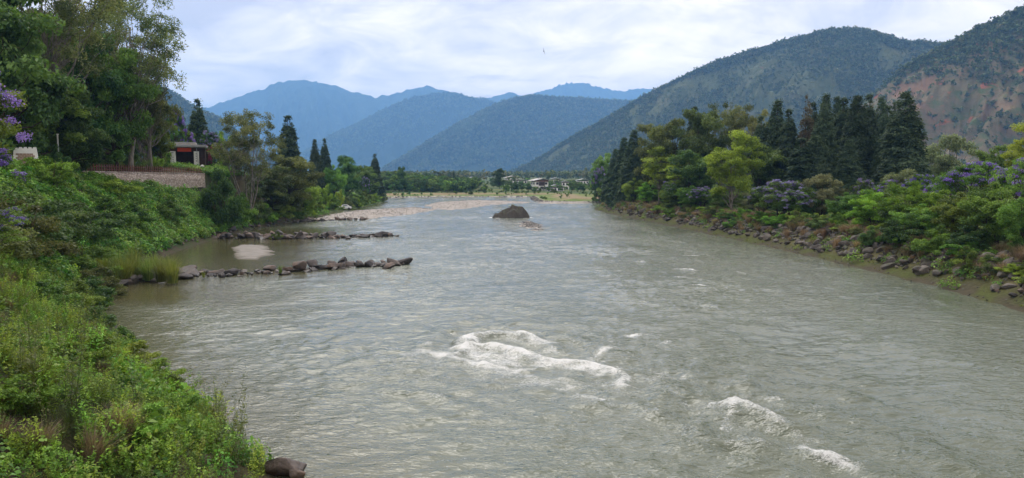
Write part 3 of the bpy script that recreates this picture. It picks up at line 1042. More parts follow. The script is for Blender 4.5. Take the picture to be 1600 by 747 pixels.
def conifer_proto(key, H, R, nb, per, mat, power=0.72):
    """dense cone of drooping sprays: branches laid round the stem, needles massed along each"""
    protos_seed[0] += 1
    r = np.random.default_rng(protos_seed[0])
    f = 1 - np.sqrt(1 - r.random(nb) * 0.985)
    f = np.clip(np.where(r.random(nb) < 0.25, r.random(nb), f), 0.0, 0.985)
    th = np.arange(nb) * 2.39996 + r.normal(0, 0.3, nb)
    Rf = R * (1 - f) ** power * (1 + 0.16 * np.sin(th * 2 + f * 9) + r.normal(0, 0.10, nb)) + 0.12
    z = H * (0.03 + 0.97 * f)
    out = np.stack((np.cos(th), np.sin(th), np.zeros(nb)), 1)
    tint = r.random(nb)
    pn = np.maximum(18, (per * (0.35 + 0.9 * (1 - f))).astype(int))
    b = np.repeat(np.arange(nb), pn)
    n = len(b)
    t = 0.30 + 0.72 * r.random(n) ** 0.75
    wid = (0.16 + 0.30 * (1 - t)) * (0.9 + 0.6 * (1 - f[b])) * R / 3.2
    side = np.stack((-out[b][:, 1], out[b][:, 0], np.zeros(n)), 1)
    C = out[b] * (Rf[b] * t)[:, None] + side * (r.normal(0, 1, n) * wid * 1.3)[:, None]
    C[:, 2] = z[b] - 0.42 * Rf[b] * t ** 1.5 + 0.16 * Rf[b] * np.clip(t - 0.75, 0, 1) + r.normal(0, 1, n) * wid * 0.75
    C[:, 2] = np.minimum(C[:, 2], H)
    NN = unit(out[b] * 0.5 + np.array((0, 0, 0.7)) + 0.55 * r.normal(size=(n, 3)))
    sz = r.uniform(0.45, 0.85, n) * (0.6 + 0.4 * (1 - f[b]))
    V, Fq = leaf_quads(C, NN, sz, sz * 0.34, r, 0.25, out[b] * 1.2)
    T = np.clip(0.12 + 0.6 * tint[b] + r.normal(0, 0.14, n) + 0.12 * (t - 0.6), 0, 1)
    tp = np.array((r.normal(0, .01) * H, r.normal(0, .01) * H, H * 0.985))
    paths = [limb((0, 0, -0.35), tp, 0.016 * H, 0.02, r, 9, 0, 0.004)]
    for i in range(0, nb, 4):
        paths.append((np.array(((0, 0, z[i]), out[i] * Rf[i] * 0.5 + np.array((0, 0, z[i] - 0.05 * Rf[i])), out[i] * Rf[i] * 0.9 + np.array((0, 0, z[i] - 0.25 * Rf[i])))), np.array((0.05, 0.035, 0.012))))
    Vt, Ft = tubes(paths, 5)
    PROTO[key] = {'trunk': mesh(key + '_trunk', Vt, Ft, MAT['bark'], True), 'crown': mesh(key + '_crown', V, Fq, mat, False, tint=('FACE', T)), 'H': H, 'R': R}


G = 1.0
LM = {}
LM['dark'] = leaf_mat('leaf_dark', [(0.020, 0.040, 0.014), (0.048, 0.088, 0.024), (0.092, 0.145, 0.038)])
LM['mid'] = leaf_mat('leaf_mid', [(0.031, 0.060, 0.013), (0.069, 0.125, 0.023), (0.13, 0.208, 0.04)])
LM['bright'] = leaf_mat('leaf_bright', [(0.052, 0.095, 0.012), (0.105, 0.182, 0.022), (0.18, 0.27, 0.04)], 0.42, vary=0.2)
LM['lime'] = leaf_mat('leaf_lime', [(0.07, 0.10, 0.015), (0.138, 0.19, 0.026), (0.25, 0.315, 0.05)], 0.42, vary=0.15)
LM['olive'] = leaf_mat('leaf_olive', [(0.033, 0.045, 0.017), (0.068, 0.086, 0.029), (0.125, 0.148, 0.05)], vary=0.25)
LM['euc'] = leaf_mat('leaf_eucalyptus', [(0.030, 0.046, 0.020), (0.070, 0.092, 0.034), (0.16, 0.18, 0.075)], vary=0.2)
LM['conifer'] = leaf_mat('leaf_conifer', [(0.013, 0.025, 0.016), (0.029, 0.050, 0.027), (0.058, 0.086, 0.040)], 0.15, 0.7, vary=0.22, hue=0.015)
LM['conifer_dry'] = leaf_mat('leaf_conifer_dry', [(0.05, 0.038, 0.028), (0.085, 0.066, 0.045), (0.10, 0.10, 0.05)], 0.15, 0.7)
LM['fresh'] = leaf_mat('leaf_fresh', [(0.048, 0.082, 0.014), (0.115, 0.185, 0.026), (0.23, 0.33, 0.055)], 0.4, vary=0.3, hue=0.035)
LM['creeper'] = leaf_mat('leaf_creeper', [(0.026, 0.066, 0.010), (0.060, 0.135, 0.019), (0.12, 0.215, 0.036)], 0.35, 0.45, vary=0.35)
LM['grey'] = leaf_mat('leaf_grey_green', [(0.05, 0.06, 0.035), (0.10, 0.12, 0.065), (0.18, 0.20, 0.11)], vary=0.2)
LM['grass'] = leaf_mat('grass_blade', [(0.042, 0.066, 0.014), (0.085, 0.122, 0.024), (0.15, 0.165, 0.048)], 0.3, vary=0.25)
LM['dry'] = leaf_mat('dry_grass', [(0.075, 0.055, 0.036), (0.15, 0.11, 0.075), (0.24, 0.19, 0.13)], 0.25, vary=0.25)
LM['purple'] = leaf_mat('jacaranda_flower', [(0.065, 0.045, 0.20), (0.125, 0.085, 0.33), (0.22, 0.165, 0.47)], 0.35, vary=0.15, hue=0.01)
LM['purple_dull'] = leaf_mat('jacaranda_flower_dull', [(0.08, 0.068, 0.16), (0.145, 0.125, 0.27), (0.24, 0.215, 0.40)], 0.35, vary=0.15, hue=0.01)
LM['magenta'] = leaf_mat('bougainvillea_flower', [(0.05, 0.012, 0.018), (0.12, 0.02, 0.035), (0.18, 0.035, 0.05)], 0.3, vary=0.15, hue=0.01)

tree_proto('broad_a', 14, 5.2, 0.08, 62, 26000, 0.34, 0.55, LM['dark'], MAT['bark'], 'round', 0.115)
tree_proto('broad_b', 12, 5.0, 0.05, 54, 24000, 0.32, 0.55, LM['mid'], MAT['bark'], 'round', 0.125)
tree_proto('broad_c', 15, 5.4, 0.12, 60, 24000, 0.36, 0.5, LM['olive'], MAT['bark'], 'round', 0.10, up=0.3)
tree_proto('euc_a', 26, 6.0, 0.30, 64, 17000, 0.42, 0.26, LM['euc'], MAT['bark_pale'], 'airy', 0.060, 0.014, up=0.0, droop=0.7, flat=1.0, sub=5)
tree_proto('euc_b', 20, 5.6, 0.22, 72, 17000, 0.40, 0.28, LM['euc'], MAT['bark_pale'], 'airy', 0.068, 0.015, up=0.0, droop=0.6, flat=1.0, multi=2, sub=5)
tree_proto('euc_fork', 15, 4.8, 0.26, 84, 15000, 0.32, 0.3, LM['euc'], MAT['bark_pale'], 'airy', 0.075, 0.008, up=0.1, droop=0.4, flat=0.9, multi=6, sub=5, mspread=0.8)
conifer_proto('conifer_a', 22, 4.4, 640, 105, LM['conifer'])
conifer_proto('conifer_b', 20, 3.4, 560, 100, LM['conifer'], 0.7)
conifer_proto('conifer_bare', 20, 3.0, 260, 60, LM['conifer_dry'], 0.7)
tree_proto('lime', 14, 4.2, 0.20, 58, 24000, 0.30, 0.42, LM['lime'], MAT['bark_pale'], 'round', 0.105, 0.014, flat=0.62, multi=2)
tree_proto('lime_thin', 13, 2.6, 0.22, 40, 11000, 0.30, 0.4, LM['lime'], MAT['bark_pale'], 'airy', 0.09, 0.012, flat=0.65)
tree_proto('jac_a', 8, 4.4, 0.3, 60, 15000, 0.24, 0.45, LM['mid'], MAT['bark'], 'umbrella', 0.125, 0.024, flat=0.55, multi=2, blossom=(LM['purple'], 9000, 0.17))
tree_proto('jac_near', 9, 5.0, 0.3, 120, 17000, 0.17, 0.45, LM['mid'], MAT['bark'], 'round', 0.06, 0.02, flat=0.8, multi=3, blossom=(LM['purple'], 15000, 0.085), sub=6)
tree_proto('jac_b', 7, 4.0, 0.3, 56, 13000, 0.24, 0.45, LM['dark'], MAT['bark'], 'round', 0.12, 0.024, flat=0.7, multi=3, blossom=(LM['purple_dull'], 9000, 0.17))
tree_proto('small_a', 6, 3.4, 0.08, 52, 20000, 0.20, 0.5, LM['bright'], MAT['bark'], 'round', 0.15, 0.022, flat=0.55, multi=3)
tree_proto('small_b', 6, 3.1, 0.03, 52, 20000, 0.19, 0.5, LM['mid'], MAT['bark'], 'round', 0.15, 0.022, flat=0.65, multi=3)
tree_proto('small_c', 6, 3.0, 0.05, 48, 15000, 0.20, 0.5, LM['grey'], MAT['bark'], 'round', 0.14, 0.022, flat=0.7, multi=3)
tree_proto('bush_a', 2.4, 1.7, 0.0, 26, 8500, 0.115, 0.55, LM['mid'], MAT['twig'], 'bush', 0.19, 0.012, multi=5, flat=0.75)
tree_proto('bush_b', 2.4, 1.6, 0.0, 24, 8500, 0.12, 0.5, LM['fresh'], MAT['twig'], 'bush', 0.19, 0.012, multi=5, flat=0.7)
tree_proto('bush_c', 2.4, 1.7, 0.0, 26, 7000, 0.11, 0.45, LM['olive'], MAT['twig'], 'bush', 0.18, 0.012, multi=6, flat=0.8)
tree_proto('bush_d', 3.0, 1.9, 0.0, 28, 9000, 0.14, 0.55, LM['dark'], MAT['twig'], 'bush', 0.18, 0.012, multi=5, flat=0.75)
tree_proto('bougain', 3.0, 1.9, 0.0, 26, 5000, 0.15, 0.6, LM['dark'], MAT['twig'], 'bush', 0.18, 0.012, multi=5, flat=0.75, blossom=(LM['magenta'], 6000, 0.15))
tree_proto('far_a', 8, 3.4, 0.08, 20, 2200, 0.62, 0.6, LM['dark'], MAT['bark'], 'round', 0.17, 0.02)
tree_proto('far_b', 7, 3.2, 0.08, 18, 1900, 0.60, 0.6, LM['mid'], MAT['bark'], 'round', 0.18, 0.02)


def blades_proto(key, n, h, spread, w, mat, seed, segs=3, arch=0.5):
    """a tuft of arching grass blades"""
    r = np.random.default_rng(seed)
    th = r.random(n) * 2 * math.pi
    b0 = np.stack((np.cos(th), np.sin(th), np.zeros(n)), 1) * (r.random((n, 1)) * spread * 0.35)
    out = np.stack((np.cos(th + r.normal(0, .5, n)), np.sin(th + r.normal(0, .5, n)), np.zeros(n)), 1)
    hh = h * r.uniform(0.55, 1.1, n)
    side = np.stack((-out[:, 1], out[:, 0], np.zeros(n)), 1)
    V = []
    ts = np.linspace(0, 1, segs + 1)
    reach = spread * r.uniform(0.2, 1.0, n)
    for t in ts:
        c = b0 + out * (reach * t ** 1.8)[:, None] + np.array((0, 0, 1.0)) * (hh * (t - arch * 0.45 * t ** 3 * reach / spread))[:, None]
        ww = (w * (1 - t) ** 0.7 + 0.0015)
        V += [c - side * ww * .5, c + side * ww * .5]
    V = np.stack(V, 1)
    k = 2 * (segs + 1)
    Fq = []
    for s in range(segs):
        Fq.append(np.arange(n)[:, None] * k + np.array((2 * s, 2 * s + 1, 2 * s + 3, 2 * s + 2))[None, :])
    Fq = np.concatenate(Fq)
    T = np.tile(np.clip(r.random(n), 0, 1), segs)
    PROTO[key] = {'blades': mesh(key, V.reshape(-1, 3), Fq, mat, False, tint=('FACE', T)), 'H': h, 'R': spread}


blades_proto('tuft', 420, 1.5, 0.9, 0.022, LM['grass'], 301)
blades_proto('dry_tuft', 380, 1.2, 0.85, 0.024, LM['dry'], 302)
blades_proto('green_tuft', 130, 0.7, 0.45, 0.012, LM['grass'], 303)
blades_proto('lawn_tuft', 40, 0.14, 0.16, 0.012, LM['grass'], 304, 2)


def herb_mesh(key, h, stems, nleaf, leaf, aspect, mat, seed, spread=0.25):
    """upright leafy herb: stems with leaves up their length"""
    r = np.random.default_rng(seed)
    C, NN, AX, S, paths = [], [], [], [], []
    for s in range(stems):
        th = r.random() * 2 * math.pi
        tip = np.array((math.cos(th), math.sin(th), 0)) * spread * r.random() ** 0.5 * 1.3 + np.array((0, 0, h * r.uniform(0.6, 1.05)))
        b = np.array((math.cos(th), math.sin(th), 0)) * spread * 0.3 * r.random()
        P, R = limb(b - np.array((0, 0, .05)), tip, 0.006, 0.002, r, 4, 0.0, 0.04)
        paths.append((P, R))
        t = np.sqrt(r.uniform(0.03, 1, nleaf))
        x = np.stack([np.interp(t, np.linspace(0, 1, 4), P[:, i]) for i in range(3)], 1)
        a = r.random(nleaf) * 2 * math.pi
        o = np.stack((np.cos(a), np.sin(a), r.uniform(-0.1, 0.7, nleaf)), 1)
        sz = leaf * r.uniform(0.6, 1.3, nleaf) * (1.15 - 0.5 * t)
        C.append(x + o * sz[:, None] * 0.55); AX.append(o); S.append(sz)
        NN.append(unit(np.array((0, 0, 1.0)) + 0.4 * r.normal(size=(nleaf, 3)) - 0.2 * o))
    C, NN, AX, S = map(np.concatenate, (C, NN, AX, S))
    V, Fq = leaf_quads(C, NN, S, S * aspect, r, 0.0, AX * 3)
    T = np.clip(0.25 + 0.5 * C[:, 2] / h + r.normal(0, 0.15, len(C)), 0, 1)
    Vt, Ft = tubes(paths, 3)
    V = np.concatenate((V, Vt)); Fq = np.concatenate((Fq, Ft + len(C) * 4))
    T = np.concatenate((T, np.full(len(Ft), 0.4)))
    return mesh(key, V, Fq, mat, False, tint=('FACE', T))


def creeper_mesh(key, n, rad, leaf, mat, seed, lump=0.25):
    """a pad of creeper: leaves layered over a low mound"""
    r = np.random.default_rng(seed)
    q = r.random(n) ** 0.5
    th = r.random(n) * 2 * math.pi
    x, y = q * rad * np.cos(th), q * rad * np.sin(th)
    z = lump * (1 - q ** 2) * (0.5 + r.random(n)) + 0.1 * r.random(n)
    C = np.stack((x, y, z), 1)
    NN = unit(np.stack((x / rad * 0.7, y / rad * 0.7, np.full(n, 1.0)), 1) + 0.45 * r.normal(size=(n, 3)))
    S = leaf * r.uniform(0.6, 1.3, n)
    V, Fq = leaf_quads(C, NN, S, S * 0.8, r, 0.15)
    return mesh(key, V, Fq, mat, False, tint=('FACE', np.clip(r.normal(0.5, 0.2, n) + 0.5 * (z / lump - 0.5), 0, 1)))


def rock_mesh(key, seed, mat, sub=3, cuts=13, rough=0.05, sq=(1, 0.8, 0.65)):
    """angular stone: a ball sheared off by random planes"""
    import bmesh
    r = np.random.default_rng(seed)
    bm = bmesh.new()
    bmesh.ops.create_icosphere(bm, subdivisions=sub, radius=1.0)
    V = np.array([v.co[:] for v in bm.verts])
    Fq = np.array([[v.index for v in f.verts] for f in bm.faces])
    bm.free()
    for _ in range(cuts):
        n = unit(r.normal(size=3))
        d = r.uniform(0.36, 0.74)
        s = V @ n - d
        V = V - np.clip(s, 0, None)[:, None] * n
    V = V + unit(V) * (rough * fbm(V[:, 0] * 3 + seed, V[:, 1] * 3, V[:, 2] * 3, seed=seed, octs=3))[:, None]
    V *= np.array(sq)
    return mesh(key, V, Fq, mat, False)


STONES = [rock_mesh('stone', 400 + i, MAT['rock'], 3, 11 + i % 4, 0.018, (1, random.uniform(0.65, 0.9), random.uniform(0.5, 0.75))) for i in range(8)]
STONES_P = [rock_mesh('stone_pale', 430 + i, MAT['rock_pale'], 3, 11 + i % 4, 0.018, (1, random.uniform(0.65, 0.9), random.uniform(0.55, 0.8))) for i in range(8)]


# ------------------------------------------------------------------ scattering of what nobody could count
def scatter(name, pts, rot, scl, meshes, idx):
    """one object carrying instances of a few meshes on given points (ground cover, far woods, pebbles)"""
    pc = bpy.data.collections.new(name + '_kinds')
    for i, me in enumerate(meshes):
        pc.objects.link(bpy.data.objects.new('%s_kind_%02d' % (name, i), me))
    me = bpy.data.meshes.new(name)
    n = len(pts)
    me.vertices.add(n)
    me.vertices.foreach_set('co', np.asarray(pts, np.float32).ravel())
    a = me.attributes.new('rot', 'FLOAT_VECTOR', 'POINT'); a.data.foreach_set('vector', np.asarray(rot, np.float32).ravel())
    a = me.attributes.new('scl', 'FLOAT_VECTOR', 'POINT'); a.data.foreach_set('vector', np.asarray(scl, np.float32).ravel())
    a = me.attributes.new('pick', 'INT', 'POINT'); a.data.foreach_set('value', np.asarray(idx, np.int32))
    o = tag(link(name, me), kind='stuff')
    g = bpy.data.node_groups.new(name, 'GeometryNodeTree')
    g.interface.new_socket('Geometry', in_out='INPUT', socket_type='NodeSocketGeometry')
    g.interface.new_socket('Geometry', in_out='OUTPUT', socket_type='NodeSocketGeometry')
    gi, go = g.nodes.new('NodeGroupInput'), g.nodes.new('NodeGroupOutput')
    ci = g.nodes.new('GeometryNodeCollectionInfo')
    ci.inputs['Collection'].default_value = pc
    ci.inputs['Separate Children'].default_value = True
    ci.inputs['Reset Children'].default_value = True
    ip = g.nodes.new('GeometryNodeInstanceOnPoints')
    ip.inputs['Pick Instance'].default_value = True
    g.links.new(gi.outputs[0], ip.inputs['Points'])
    g.links.new(ci.outputs[0], ip.inputs['Instance'])
    for nm, dt, sock in (('rot', 'FLOAT_VECTOR', 'Rotation'), ('scl', 'FLOAT_VECTOR', 'Scale'), ('pick', 'INT', 'Instance Index')):
        na = g.nodes.new('GeometryNodeInputNamedAttribute')
        na.data_type = dt
        na.inputs['Name'].default_value = nm
        g.links.new(na.outputs[0], ip.inputs[sock])
    g.links.new(ip.outputs[0], go.inputs[0])
    md = o.modifiers.new('scatter', 'NODES')
    md.node_group = g
    return o


def scat(name, pts, meshes, smin, smax, r, tilt=0.1, weights=None, sink=0.0):
    n = len(pts)
    pts = np.array(pts); pts[:, 2] -= sink
    rot = np.stack((r.normal(0, tilt, n), r.normal(0, tilt, n), r.random(n) * 6.283), 1)
    s = r.uniform(smin, smax, n)
    scl = np.stack((s * r.uniform(.85, 1.15, n), s * r.uniform(.85, 1.15, n), s * r.uniform(.8, 1.2, n)), 1)
    return scatter(name, pts, rot, scl, meshes, r.choice(len(meshes), n, p=weights))


def ground_pts(n, x0, x1, y0, y1, keep, r):
    x, y = r.uniform(x0, x1, n), r.uniform(y0, y1, n)
    z, dl, df, dr, wet = land(x, y)
    k = keep(x, y, z, dl, df, dr) & ~wet
    return np.stack((x, y, z), 1)[k], dl[k], dr[k]


# ------------------------------------------------------------------ placing whole plants
def plant(key, name, label, cat, x, y, H, Wd, rz=None, group=None, z=None, tilt=0.0):
    p = PROTO[key]
    sx, sz = Wd / (2 * p['R']), H / p['H']
    o = thing(name, label, cat, (x, y, (gz(x, y) if z is None else z) - 0.05), random.random() * 6.283 if rz is None else rz, group, (sx, sx, sz))
    if tilt:
        o.rotation_euler = (random.uniform(-tilt, tilt), random.uniform(-tilt, tilt), o.rotation_euler[2])
    nm = {'bush': {'trunk': 'stem', 'crown': 'foliage', 'blossom': 'blossom'}, 'tree': {'trunk': 'trunk', 'crown': 'crown', 'blossom': 'blossom'}}['bush' if cat in ('shrub', 'bush') else 'tree']
    for k in ('trunk', 'crown', 'blossom', 'blades'):
        if k in p:
            link(nm.get(k, k), p[k], o)
    return o


def seen(key, name, label, cat, px, top, wpx, y, group=None, **kw):
    """a plant whose middle, top and width are read in the photo and whose depth y is known from what it stands on"""
    x = at_depth(px, Y_H, y)[0]
    for _ in range(60):      # keep it off the water and the stony toe of the bank
        _z, dl, df, dr, wet = (q[0] for q in land(np.array([x]), np.array([y])))
        if not wet and min(dl, df) > 1.2 and dr > (4.0 if cat == 'shrub' else 6.5):
            break
        y += 1.0
        x = at_depth(px, Y_H, y)[0]
    g = gz(x, y)
    if 'z' in kw and kw['z'] is not None:
        g = kw['z']
    H = at_depth(px, top, y)[2] - g
    return plant(key, name, label, cat, x, y, max(H, 0.3), wpx * y / F_PX, group=group, **kw)

# ------------------------------------------------------------------ woods on the hills
def low_tree(key, seed, cone, mat):
    r = np.random.default_rng(seed)
    if cone:
        K = 9
        f = r.random(K) ** 1.2
        cen = np.stack((r.normal(0, 0.14, K) * (1.1 - f), r.normal(0, 0.14, K) * (1.1 - f), 0.25 + 0.65 * f), 1)
        rd = np.stack(((1.1 - f) * 0.2,) * 2 + ((1.1 - f) * 0.2 + 0.05,), 1)
    else:
        K = 8
        cen = np.stack((r.normal(0, 0.2, K), r.normal(0, 0.2, K), r.uniform(0.35, 0.8, K)), 1)
        rd = np.full((K, 3), 0.24)
    V, Fq, T = clump_leaves(cen, rd, 46, r, 0.26, 0.75, 0.4, 0.6, 0, 3)
    Vt, Ft = tubes([(np.array(((0, 0, -0.15), (0.01, 0, 0.4), (0, 0, 0.75))), np.array((0.022, 0.018, 0.008)))], 3)
    V = np.concatenate((V, Vt)); T = np.concatenate((T, np.zeros(len(Ft)))); Fq = np.concatenate((Fq, Ft + 4 * (len(Fq))))
    return mesh(key, V, Fq, mat, False, tint=('FACE', T))


LM['hill'] = leaf_mat('leaf_hill', [(0.028, 0.045, 0.020), (0.050, 0.072, 0.030), (0.085, 0.105, 0.047)], 0.15, 0.8, vary=0.35)
LM['hill_pale'] = leaf_mat('leaf_hill_pale', [(0.05, 0.06, 0.028), (0.09, 0.10, 0.045), (0.14, 0.14, 0.07)], 0.15, 0.8, vary=0.3)
HT = [low_tree('hill_pine', 501, True, LM['hill']), low_tree('hill_pine', 502, True, LM['hill']), low_tree('hill_broadleaf', 503, False, LM['hill']), low_tree('hill_broadleaf', 504, False, LM['hill_pale'])]
r = np.random.default_rng(77)


def wood(key, n, smin, smax, dens=None, weights=(0.35, 0.25, 0.25, 0.15), **kw):
    P, v = HP[key]
    q = hill_points(P, v, n, r, **kw)
    if dens is not None:
        ok = dens(q)
        ok[:int(n * 0.12)] = True
        q = q[ok]
    o = scat('hill_woods', q, HT, smin, smax, r, 0.03, weights, 0.5)
    return o


def clumpy(scale, thr, seed):
    return lambda q: (fbm(q[:, 0] * scale, q[:, 1] * scale, q[:, 2] * scale, seed=seed, octs=3) + r.normal(0, 0.25, len(q))) > thr


wood('right', 36000, 5, 11, clumpy(0.009, -0.1, 91), vmax=0.85)
wood('right', 12000, 2.5, 5, None, (0.0, 0.0, 0.5, 0.5), vmax=0.9)
wood('right', 2600, 9, 16, clumpy(0.01, -0.2, 93), (0.3, 0.2, 0.35, 0.15), vmin=-0.02, vmax=0.035)
wood('mid4', 12000, 16, 30, None, vmax=0.75)
wood('mid3', 5000, 20, 34, None, vmax=0.5)
wood('left', 5000, 12, 22, None, vmax=0.6)
P, v = HP['red']
q = hill_points(P, v, 9000, r, vmax=0.85)
hi = q[:, 2] / 300
q = q[(r.random(len(q)) < np.clip(0.15 + 1.1 * sstep(0.45, 0.9, hi), 0, 1))]
scat('hill_woods', q, HT, 5, 13, r, 0.03, (0.35, 0.2, 0.3, 0.15), 0.3)
q = hill_points(P, v, 16000, r, vmax=0.9)
q = q[clumpy(0.012, 0.25, 97)(q)]
scat('hill_scrub', q, [HT[2], HT[3]], 2.0, 5.0, r, 0.03, (0.5, 0.5), 0.4)

# ------------------------------------------------------------------ ground cover on the left bank
r = np.random.default_rng(78)
HERBS = [herb_mesh('herb', 0.85, 7, 26, 0.085, 0.42, LM['fresh'], 601, 0.28),
         herb_mesh('herb', 0.55, 8, 20, 0.075, 0.55, LM['fresh'], 602, 0.30),
         herb_mesh('herb', 1.0, 5, 30, 0.10, 0.30, LM['fresh'], 603, 0.22),
         herb_mesh('herb', 0.7, 7, 22, 0.07, 0.5, LM['mid'], 604, 0.28),
         PROTO['green_tuft']['blades'],
         creeper_mesh('creeper', 110, 0.5, 0.10, LM['creeper'], 605, 0.3),
         herb_mesh('broad_herb', 0.6, 4, 9, 0.20, 0.6, LM['mid'], 606, 0.3),
         PROTO['dry_tuft']['blades'],
         herb_mesh('tall_herb', 1.5, 3, 34, 0.10, 0.32, LM['olive'], 607, 0.2)]
q, dl, dr = ground_pts(26000, -46, -4, 9, 68, lambda x, y, z, dl, df, dr: (dl < 15) & (dl < dr) & (x > -0.72 * y - 4) & (dl > 0.25), r)
k = r.random(len(q)) < np.where(q[:, 1] < 42, 1.0, 0.6)
q, dl = q[k], dl[k]
pick = r.random(len(q))
cr = fbm(q[:, 0] * 0.25, q[:, 1] * 0.25, seed=66, octs=3)
far_side = sstep(36, 50, q[:, 1])
isC = (cr + r.normal(0, 0.2, len(q)) + 1.0 * far_side) > 0.75
idx = np.where(isC, 5, np.where(pick < 0.34, 0, np.where(pick < 0.55, 1, np.where(pick < 0.72, 2, np.where(pick < 0.9, 3, 4)))))
n = len(q)
u_ = r.random(n)
pat = fbm(q[:, 0] * 0.5, q[:, 1] * 0.5, seed=69, octs=2)
idx = np.where(~isC & (u_ < 0.035), 7, np.where(~isC & (u_ > 0.84) & (pat > 0.0), 6, np.where(~isC & (u_ > 0.62) & (pat < -0.25), 8, idx)))
s = np.where(idx == 7, 0.5, 1.0) * (0.55 + 1.0 * r.random(n) ** 1.8) * (0.85 + 0.35 * np.clip(fbm(q[:, 0] * .3, q[:, 1] * .3, seed=68, octs=2) + .5, 0, 1.4))
rot = np.stack((r.normal(0, .14, n), r.normal(0, .14, n), r.random(n) * 6.283), 1)
scatter('undergrowth', q - np.array((0, 0, 0.04)), rot, np.stack((s, s, s * r.uniform(.8, 1.25, n)), 1), HERBS, idx)

CREEP = [creeper_mesh('creeper', 150, 0.9, 0.19, LM['creeper'], 611, 0.5), creeper_mesh('creeper', 150, 0.8, 0.17, LM['creeper'], 612, 0.65), creeper_mesh('creeper', 130, 0.9, 0.18, LM['mid'], 613, 0.5)]
q, dl, dr = ground_pts(16000, -72, -28, 56, 150, lambda x, y, z, dl, df, dr: (dl < 16) & (dl > 1.2) & (x > WALL_X + 0.6 - 100 * (y < 82) - 100 * (y > 133)), r)
scat('creeper_cover', q, CREEP, 0.7, 1.5, r, 0.35, (0.42, 0.36, 0.22), 0.1)
q, dl, dr = ground_pts(5200, -110, -10, 140, 380, lambda x, y, z, dl, df, dr: (dl < 22) & (dl > 0.8) & (dl < df), r)
scat('bank_cover', q, [CREEP[0], CREEP[2], PROTO['green_tuft']['blades']], 0.9, 2.0, r, 0.2, (0.4, 0.4, 0.2), 0.1)
q, dl, dr = ground_pts(5200, -95, -40, 70, 180, lambda x, y, z, dl, df, dr: (x < WALL_X - 4.2) & (dl > 9) & ~((x > -66) & (y > 118) & (y < 147)), r)
scat('terrace_undergrowth', q, [CREEP[2], CREEP[0], PROTO['green_tuft']['blades']], 0.6, 1.2, r, 0.2, (0.5, 0.25, 0.25), 0.1)

# right bank: weeds on the gravel apron, lawn above
q, dl, dr = ground_pts(9000, 22, 60, 38, 250, lambda x, y, z, dl, df, dr: (dr > 0.35) & (dr < 2.8), r)
kk = fbm(q[:, 0] * 0.5, q[:, 1] * 0.5, seed=19, octs=3) + r.normal(0, .2, len(q)) > -0.1
scat('shore_weed', q[kk], [PROTO['lawn_tuft']['blades'], CREEP[2]], 0.6, 1.6, r, 0.2, (0.95, 0.05), 0.03)
q, dl, dr = ground_pts(14000, 22, 60, 38, 250, lambda x, y, z, dl, df, dr: (dr > 0.0) & (dr < 3.0), r)
scat('shore_pebbles', q, STONES_P[:4], 0.04, 0.17, r, 0.3, None, 0.01)
q, dl, dr = ground_pts(16000, 30, 130, 45, 200, lambda x, y, z, dl, df, dr: (dr > 6.5) & (dr < 50), r)
scat('lawn', q, [PROTO['lawn_tuft']['blades']], 0.8, 1.6, r, 0.1, None, 0.02)
q, dl, dr = ground_pts(9000, 20, 70, 45, 260, lambda x, y, z, dl, df, dr: (dr > 2.2) & (dr < 9), r)
scat('bank_scrub', q, [PROTO['dry_tuft']['blades'], PROTO['green_tuft']['blades'], CREEP[2]], 0.45, 1.15, r, 0.15, (0.42, 0.3, 0.28), 0.05)
q, dl, dr = ground_pts(9000, -700, 900, 560, 2300, lambda x, y, z, dl, df, dr: (df > 150) & (abs(x) < 0.45 * y + 120), r)
kk = fbm(q[:, 0] * 0.008, q[:, 1] * 0.008, seed=14, octs=3) + r.normal(0, 0.2, len(q)) + sstep(800, 1500, q[:, 1]) * 0.9 > 0.12
scat('valley_woods', q[kk], HT, 6, 12, r, 0.03, (0.1, 0.1, 0.5, 0.3), 0.4)
q, dl, dr = ground_pts(9000, 120, 800, 230, 1150, lambda x, y, z, dl, df, dr: (dr > 100) & (x < 0.75 * y + 30), r)
scat('hillfoot_woods', q, HT, 4, 9, r, 0.03, (0.05, 0.05, 0.5, 0.4), 0.4)
# far shore scrub and field edges
q, dl, dr = ground_pts(5000, -140, 120, 300, 640, lambda x, y, z, dl, df, dr: (df > 3) & (df < 220) & (df < dr) & (df < dl), r)
kk = fbm(q[:, 0] * 0.02, q[:, 1] * 0.06, seed=12, octs=3) + r.normal(0, 0.2, len(q)) > 0.05
scat('field_scrub', q[kk], [PROTO['far_b']['crown'], PROTO['far_a']['crown']], 0.06, 0.22, r, 0.05, None, 0.0)

q, dl, dr = ground_pts(2600, -190, -22, 415, 545, lambda x, y, z, dl, df, dr: (df > 25), r)
kk = fbm(q[:, 0] * 0.03, q[:, 1] * 0.03, seed=25, octs=2) + r.normal(0, 0.2, len(q)) > -0.15
scat('thicket', q[kk], [PROTO['far_a']['crown'], PROTO['far_b']['crown']], 0.35, 0.75, r, 0.05, None, 0.3)
q, dl, dr = ground_pts(900, -20, 130, 420, 700, lambda x, y, z, dl, df, dr: (df > 35) & (df < 340), r)
kk = fbm(q[:, 0] * 0.012, q[:, 1] * 0.05, seed=26, octs=2) + r.normal(0, 0.15, len(q)) > 0.2
scat('thicket', q[kk], [PROTO['far_a']['crown'], PROTO['far_b']['crown']], 0.18, 0.45, r, 0.05, None, 0.2)
